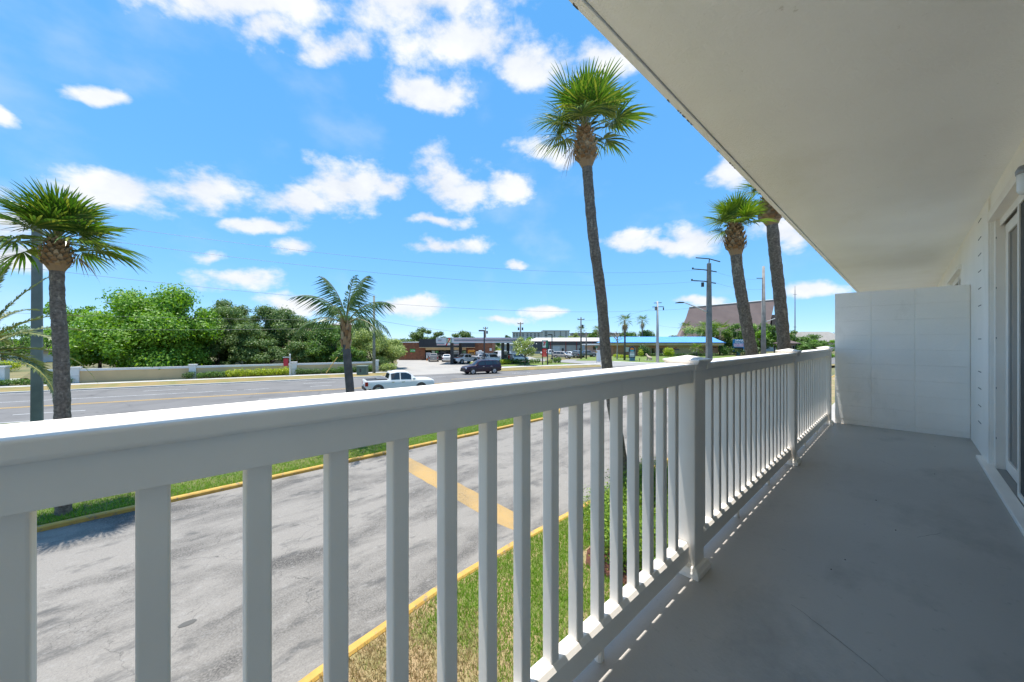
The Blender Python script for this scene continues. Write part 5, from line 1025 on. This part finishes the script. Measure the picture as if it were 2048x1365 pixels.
# station: x, z bottom, z belt, z roof, half widths at bottom, belt, roof
SHAPES = {
 'suv': dict(L=5.0, wb=(-1.45,1.5), r=.38, st=[(-2.50,.55,.95,1.0,.80,.84,.72),(-2.46,.38,1.08,1.42,.90,.93,.70),(-2.3,.32,1.12,1.66,.95,.97,.70),(-1.9,.30,1.12,1.74,.97,.985,.72),(-.8,.30,1.10,1.76,.98,.985,.73),(.2,.30,1.08,1.74,.98,.985,.72),(.62,.30,1.07,1.62,.98,.98,.72),(1.28,.30,1.05,1.10,.97,.97,.82),(1.9,.31,1.02,1.05,.96,.94,.78),(2.32,.33,.92,.96,.92,.89,.74),(2.47,.38,.72,.80,.84,.82,.68),(2.5,.5,.62,.66,.76,.76,.62)],
   win=[(-2.2,-1.35),(-1.28,-.25),(-.18,.72)], ws=(.64,1.24), rw=(-2.44,-2.28), handles=(-1.05,.05)),
 'sedan': dict(L=4.7, wb=(-1.4,1.4), r=.33, st=[(-2.35,.5,.85,.9,.78,.8,.7),(-2.3,.36,.95,1.0,.88,.88,.75),(-1.75,.28,.97,1.06,.90,.91,.78),(-1.0,.26,.95,1.40,.91,.92,.62),(-.3,.26,.93,1.46,.91,.92,.62),(.3,.26,.92,1.42,.91,.92,.62),(1.05,.26,.90,.97,.90,.90,.76),(1.8,.28,.82,.86,.88,.86,.72),(2.25,.32,.68,.74,.82,.80,.66),(2.35,.42,.56,.6,.72,.72,.58)],
   win=[(-1.2,-.35),(-.28,.62)], ws=(.33,1.0), rw=(-1.7,-1.05), handles=(-.75,.2)),
 'pickup': dict(L=5.35, wb=(-1.75,1.55), r=.42, st=[(-2.67,.62,1.1,1.12,.86,.88,.84),(-2.62,.55,1.16,1.18,.92,.93,.88),(-1.2,.45,1.15,1.17,.94,.95,.90),(-.98,.42,1.14,1.17,.95,.95,.88),(-.82,.42,1.13,1.72,.95,.95,.72),(-.3,.42,1.12,1.82,.95,.95,.72),(.35,.42,1.11,1.80,.95,.95,.71),(.62,.42,1.10,1.70,.95,.95,.71),(1.28,.42,1.09,1.16,.95,.95,.84),(1.9,.44,1.09,1.155,.955,.95,.84),(2.4,.46,1.06,1.12,.94,.93,.82),(2.58,.5,1.0,1.05,.91,.90,.8),(2.67,.6,.9,.95,.86,.86,.76)],
   win=[(-.78,-.12),(-.04,.78)], ws=(.65,1.24), rw=(-.97,-.84), handles=(-.65,.15), bed=(-2.55,-1.02)),
 'van': dict(L=5.2, wb=(-1.5,1.6), r=.36, st=[(-2.6,.5,1.1,1.3,.85,.9,.8),(-2.55,.36,1.2,1.9,.92,.95,.8),(-2.2,.32,1.2,2.0,.95,.97,.82),(.6,.32,1.15,2.0,.96,.97,.82),(1.0,.32,1.12,1.85,.96,.97,.8),(1.75,.32,1.08,1.2,.95,.95,.8),(2.3,.34,.95,1.0,.92,.9,.76),(2.55,.4,.75,.8,.84,.82,.68),(2.6,.5,.64,.68,.76,.76,.6)],
   win=[(-.1,.9),(.96,1.35)], ws=(1.05,1.7), rw=(-2.53,-2.3), handles=(.2,.8)),
}
def vehicle(label, kind, pcol, loc, rz, group, name=None, cat=None, cladding=False, hood=None, scale=1.0, flare=None, plate=True, badge=False):
    S = SHAPES[kind]; st = S['st']; t = thing(name or {'suv':'suv','sedan':'sedan','pickup':'pickup_truck','van':'van'}[kind], label, cat or {'suv':'suv','sedan':'car','pickup':'pickup','van':'van'}[kind], loc, rz, group); t.scale = (scale,)*3
    def samp(x):
        for a, c in zip(st[:-1], st[1:]):
            if a[0] <= x <= c[0]: u = (x-a[0])/(c[0]-a[0]+1e-9); return [a[i]+(c[i]-a[i])*u for i in range(7)]
        return list(st[0] if x < st[0][0] else st[-1])
    xs_ = sorted(set([s[0] for s in st]))
    b = MB(); rings = []
    for x in xs_:
        _, zb, zs_, zr, wb_, ws_, wr = samp(x); zm = zb+(zs_-zb)*.45; zq = zs_+(zr-zs_)*.93
        half = [(0,zb),(wb_*.92,zb),(wb_,zb+.08),(max(wb_,ws_)*1.005,zm),(ws_*1.0,zs_-.07),(ws_*.965,zs_),(wr+(ws_*.965-wr)*.07,zq),(wr*.86,zr),(0,zr+.025)]
        rings.append([(x,y,z) for y,z in half]+[(x,-y,z) for y,z in half[-2:0:-1]])
    n = len(rings[0]); vs = [p for r_ in rings for p in r_]; k = len(rings)
    b.add(vs, [(i*n+j,(i+1)*n+j,(i+1)*n+(j+1)%n,i*n+(j+1)%n) for i in range(k-1) for j in range(n)]+[tuple(range(n)), tuple(range((k-1)*n,k*n))[::-1]])
    bd = b.build('body', pcol, t, smooth=True); bd.modifiers.new('n','EDGE_SPLIT').split_angle = R(42)
    def side_pt(x, f, s, off_=.012):       # point on the greenhouse side: f 0 at belt, 1 at roof
        _, zb, zs_, zr, wb_, ws_, wr = samp(x); y0 = ws_*.965; y1 = wr+(ws_*.965-wr)*.07; zq = zs_+(zr-zs_)*.93
        return (x, s*(y0+(y1-y0)*f+off_), zs_+(zq-zs_)*f)
    for s in (-1,1):
        for (x0, x1) in S['win']:
            m_ = [x0+(x1-x0)*i/4 for i in range(5)]; bb = MB(); vv_ = [side_pt(x,.12,s) for x in m_]+[side_pt(x,.9,s) for x in m_]
            bb.add(vv_, [(i,i+1,6+i,5+i) for i in range(4)]); bb.build('window', CGLASS, t)
        for hx in S['handles']:
            _, zb, zs_, zr, wb_, ws_, wr = samp(hx); MB().box(hx-.12,hx+.12, s*ws_ if s > 0 else s*ws_-.03, s*ws_+.03 if s > 0 else s*ws_, zs_-.14, zs_-.1).build('door_handle', CHROME, t)
        mxx = S['ws'][1]-.3; _, zb, zs_, zr, wb_, ws_, wr = samp(mxx); MB().box(mxx-.08,mxx+.1, min(s*ws_,s*(ws_+.2)), max(s*ws_,s*(ws_+.2)), zs_+.02, zs_+.2).build('mirror', pcol, t, bevel=.03)
        fx_ = st[-3][0]; a = samp(fx_); MB().box(fx_-.22, fx_+.1, min(s*(a[5]-.36),s*(a[5]-.0)), max(s*(a[5]-.36),s*(a[5]-.0)), a[2]-.22, a[2]-.02).build('headlight', HEADL, t, bevel=.03)
        rx_ = st[1][0]; a = samp(rx_); MB().box(rx_-.06, rx_+.16, min(s*(a[5]-.2),s*(a[5]+.012)), max(s*(a[5]-.2),s*(a[5]+.012)), a[2]-.4, a[2]-.08).build('tail_light', TAILL, t, bevel=.02)
    def top_glass(x0, x1, nm):
        bb = MB(); r0 = samp(x0); r1 = samp(x1); vv_ = []
        for x in (x0, (x0+x1)/2, x1):
            a = samp(x); vv_ += [(x, -a[6]*.86, a[3]+.014), (x, 0, a[3]+.04), (x, a[6]*.86, a[3]+.014)]
        bb.add(vv_, [(0,1,4,3),(1,2,5,4),(3,4,7,6),(4,5,8,7)]); bb.build(nm, CGLASS, t)
    top_glass(S['ws'][0]+.03, S['ws'][1]-.04, 'windshield'); top_glass(S['rw'][0]+.01, S['rw'][1]-.01, 'rear_window')
    if kind in ('suv','van'):               # upright tailgate glass
        x = st[1][0]; a = samp(x); c = samp(st[2][0]); MB().add([(x-.03,-a[6]*.95,a[2]+.06),(x-.03,a[6]*.95,a[2]+.06),(st[2][0]-.05,c[6]*.86,c[3]-.1),(st[2][0]-.05,-c[6]*.86,c[3]-.1)], [(0,1,2,3)]).build('tailgate_glass', CGLASS, t)
        for s in (-1,1): MB().tube([(-1.9,s*.66,samp(-1.9)[3]+.06),(-.8,s*.67,samp(-.8)[3]+.07),(.3,s*.66,samp(.3)[3]+.05)], .022, 6).build('roof_rail', CHROME, t)
    if 'bed' in S:
        x0, x1 = S['bed']; MB().box(x0,x1,-.78,.78,1.16,1.215).build('bed_cover', PLASTIC, t, bevel=.01); MB().box(x1-.75,x1-.02,-.72,.72,1.215,1.27).build('folded_cover', mat('cover_grey',(.10,.10,.105),.5), t, bevel=.02)
    a = samp(st[-2][0]); MB().box(st[-2][0]-.05, st[-1][0]+.02, -.55, .55, a[1]+.12, a[2]-.02).build('grille', PLASTIC, t, bevel=.02)
    a0_, a1_ = samp(st[0][0]), samp(st[-1][0])
    MB().box(st[-2][0]-.1, st[-1][0]+.04, -.82, .82, a1_[1]-.16, a1_[1]+.06).build('front_bumper', PLASTIC if kind == 'pickup' or cladding else pcol, t, bevel=.04)
    MB().box(st[0][0]-.05, st[1][0]+.06, -.85, .85, a0_[1]-.18, a0_[1]+.06).build('rear_bumper', PLASTIC if kind == 'pickup' or cladding else pcol, t, bevel=.04)
    if plate: MB().box(st[0][0]-.06, st[0][0]-.02, -.16, .16, a0_[1]+.12, a0_[1]+.26).build('license_plate', PLATE, t)
    if hood is not None: x0, x1 = S['ws'][1]+.05, st[-3][0]; bb = MB(); vv_ = []
    if hood is not None:
        for x in (x0, (x0+x1)/2, x1): a = samp(x); vv_ += [(x,-a[6]*.86,a[3]+.012),(x,0,a[3]+.036),(x,a[6]*.86,a[3]+.012)]
        bb.add(vv_, [(0,1,4,3),(1,2,5,4),(3,4,7,6),(4,5,8,7)]); bb.build('hood_panel', hood, t)
    for xw in S['wb']:
        for s in (-1,1):
            _, zb, zs_, zr, wb_, ws_, wr = samp(xw); r_ = S['r']; yo = max(wb_,ws_)+.015
            MB().lathe([(r_*1.17,-.02),(r_*1.17,.02)], (0,0,0), 24).xf(Matrix.Translation((xw,s*(yo-.005),r_+.02)) @ Matrix.Rotation(R(90),4,'X')).build('wheel_arch', PLASTIC if flare is None else flare, t)
            if flare is not None: MB().lathe([(r_*1.06,-.02),(r_*1.06,.02)], (0,0,0), 24).xf(Matrix.Translation((xw,s*(yo+.006),r_+.02)) @ Matrix.Rotation(R(90),4,'X')).build('arch_gap', PLASTIC, t)
            w = link('wheel', MB().lathe([(r_*.6,-.12),(r_*.93,-.12),(r_,-.07),(r_,.07),(r_*.93,.12),(r_*.6,.12)], n=24).xf(Matrix.Rotation(R(90),4,'X')).mesh('wheel', TYRE, True), t, (xw, s*(yo-.08), r_))
            rb = MB().lathe([(r_*.6,-.01),(r_*.62,.01)], n=20)
            for j in range(6): a = j*math.pi/3; rb.tube([(math.cos(a)*.05,math.sin(a)*.05,.03),(math.cos(a)*r_*.6,math.sin(a)*r_*.6,.02)], .035, 4)
            ri = rb.xf(Matrix.Rotation(R(-90*s),4,'X')).build('rim', RIM, w); ri.location = (0, s*.118, 0)
    return t
WHITE = paint('white', (.74,.74,.735)); PURP = paint('purple', (.022,.007,.018)); SILV = paint('silver', (.42,.42,.43)); GREY = paint('grey', (.16,.165,.17)); BEIGE = paint('champagne', (.36,.33,.30))
HD = math.pi/2-TA                           # heading along the road
p = rd(30.75, 6.55); vehicle('white crew cab pickup truck passing on the near lane', 'pickup', WHITE, p, HD, 'vehicles on the road', flare=WHITE)
p = rd(43.95, 19.7); vehicle('dark purple suv driving left on the far lane', 'suv', PURP, p, HD+math.pi, 'vehicles on the road', cladding=True)
LG = 'vehicles parked at the store'
def cam_h(a): return YAW+R(90)-R(a)         # heading: 0 away from the viewer, 90 to the right
vehicle('grey suv parked nose-in at the store front, seen from behind', 'suv', GREY if False else paint('warm_grey', (.30,.29,.28)), at(867,77), cam_h(-12), LG, scale=.95)
vehicle('white sedan parked nose-in right of the grey suv', 'sedan', WHITE, at(893.5,77), cam_h(-10), LG)
vehicle('white pickup with red hood at the pumps', 'pickup', WHITE, at(930,69.5), cam_h(180+42), LG, hood=mat('hood_red', (.6,.04,.06), .35))
vehicle('silver sedan parked beside the ice chest', 'sedan', SILV, at(960,79.5), cam_h(35), LG)
vehicle('white suv facing the road left of the right canopy columns', 'suv', WHITE, at(983,69), cam_h(180-24), LG, scale=1.08)
vehicle('white van half hidden behind the canopy column', 'van', WHITE, at(999,83), cam_h(-60), LG)
vehicle('white suv seen from its rear corner under the canopy end', 'suv', WHITE, at(1035,72), cam_h(38), LG, scale=1.03)
WG = 'vehicles parked at the warehouse'
vehicle('white pickup left of the warehouse roller door', 'pickup', WHITE, at(1101,103), cam_h(75), WG)
vehicle('champagne suv nearest of the cars at the warehouse', 'suv', BEIGE, at(1125,90), cam_h(120), WG, scale=.95)
vehicle('white sedan right of the champagne suv', 'sedan', WHITE, at(1142,97), cam_h(130), WG)
vehicle('grey suv between the white sedan and the wooden poles', 'suv', GREY, at(1157,95), cam_h(30), WG)
vehicle('dark grey pickup behind the two wooden poles', 'pickup', GREY, at(1174,98), cam_h(80), WG)
# ------------------------------------------------------------------ people
def person(label, loc, rz, joints, shirt, trousers, hgt=1.75, hair=(.02,.015,.012), skin=(.32,.17,.10)):
    me = bpy.data.meshes.new('person'); bm = bmesh.new(); sk = bm.verts.layers.skin.verify(); V = {}
    for k, (p, r_) in joints.items():
        v = bm.verts.new(p); v[sk].radius = (r_, r_*.85); v[sk].use_root = (k == 'pelvis'); V[k] = v
    for a, c in (('pelvis','chest'),('chest','neck'),('neck','head0'),('head0','head1'),('chest','shL'),('shL','elL'),('elL','haL'),('haL','fiL'),('chest','shR'),('shR','elR'),('elR','haR'),('haR','fiR'),('pelvis','hipL'),('hipL','knL'),('knL','anL'),('anL','toL'),('pelvis','hipR'),('hipR','knR'),('knR','anR'),('anR','toR')): bm.edges.new((V[a], V[c]))
    bm.to_mesh(me); bm.free(); ob = bpy.data.objects.new('tmp', me); COL.objects.link(ob); ob.modifiers.new('s','SKIN'); su = ob.modifiers.new('u','SUBSURF'); su.levels = 2
    m2 = bpy.data.meshes.new_from_object(ob.evaluated_get(bpy.context.evaluated_depsgraph_get())); bpy.data.objects.remove(ob)
    m2.materials.clear()
    for i, c in enumerate((skin, shirt, trousers, hair, (.03,.03,.03))): m2.materials.append(mat('person_%s_%d' % (label[:6].replace(' ',''), i), c, .8))
    hz = joints['head1'][0][2]; nk = joints['neck'][0][2]; pz = joints['pelvis'][0][2]; kn = joints['knL'][0][2]
    for pl in m2.polygons:
        c = pl.center; hand = min((c-Vector(joints[h][0])).length for h in ('haL','haR','fiL','fiR','elL','elR')) < .13
        pl.use_smooth = True
        pl.material_index = 3 if c.z > hz-.06 or (c.z > nk+.1 and c.x < -.03) else 0 if c.z > nk-.02 or hand else 1 if c.z > pz-.02 else 4 if c.z < .09 else 2 if c.z > kn-.05 else 0 if trousers[0] < .03 else 2
    t = link('person', m2, None, loc, (0,0,rz)); tag(t, label, 'person'); return t
J = dict(pelvis=((0,0,.95),.15), chest=((.02,0,1.32),.17), neck=((.02,0,1.5),.065), head0=((.03,0,1.6),.095), head1=((.03,0,1.72),.085), shL=((.02,.2,1.42),.075), elL=((.05,.27,1.14),.05), haL=((.2,.24,.95),.04), fiL=((.26,.22,.9),.025), shR=((.02,-.2,1.42),.075), elR=((.05,-.27,1.14),.05), haR=((.16,-.26,.92),.04), fiR=((.2,-.26,.85),.025), hipL=((0,.1,.88),.1), knL=((.03,.11,.48),.07), anL=((0,.11,.09),.05), toL=((.16,.12,.04),.045), hipR=((0,-.1,.88),.1), knR=((.05,-.11,.48),.07), anR=((-.02,-.11,.09),.05), toR=((.14,-.12,.04),.045))
person('person in a bright red shirt and shorts standing at the fuel pump', at(1018,69.5), YAW+2.6, J, (.75,.06,.03), (.6,.05,.04))
J2 = dict(J); J2.update(chest=((.18,0,1.25),.17), neck=((.3,0,1.38),.065), head0=((.38,0,1.45),.095), head1=((.45,0,1.53),.085), shL=((.22,.2,1.33),.075), elL=((.3,.24,1.05),.05), haL=((.45,.2,.95),.04), fiL=((.5,.18,.92),.025), shR=((.22,-.2,1.33),.075), elR=((.3,-.24,1.05),.05), haR=((.45,-.2,.95),.04), fiR=((.5,-.18,.92),.025))
person('person in a pale blue shirt leaning forward behind the white sedan', at(888,79.5), YAW-.4, J2, (.3,.42,.6), (.05,.06,.09))
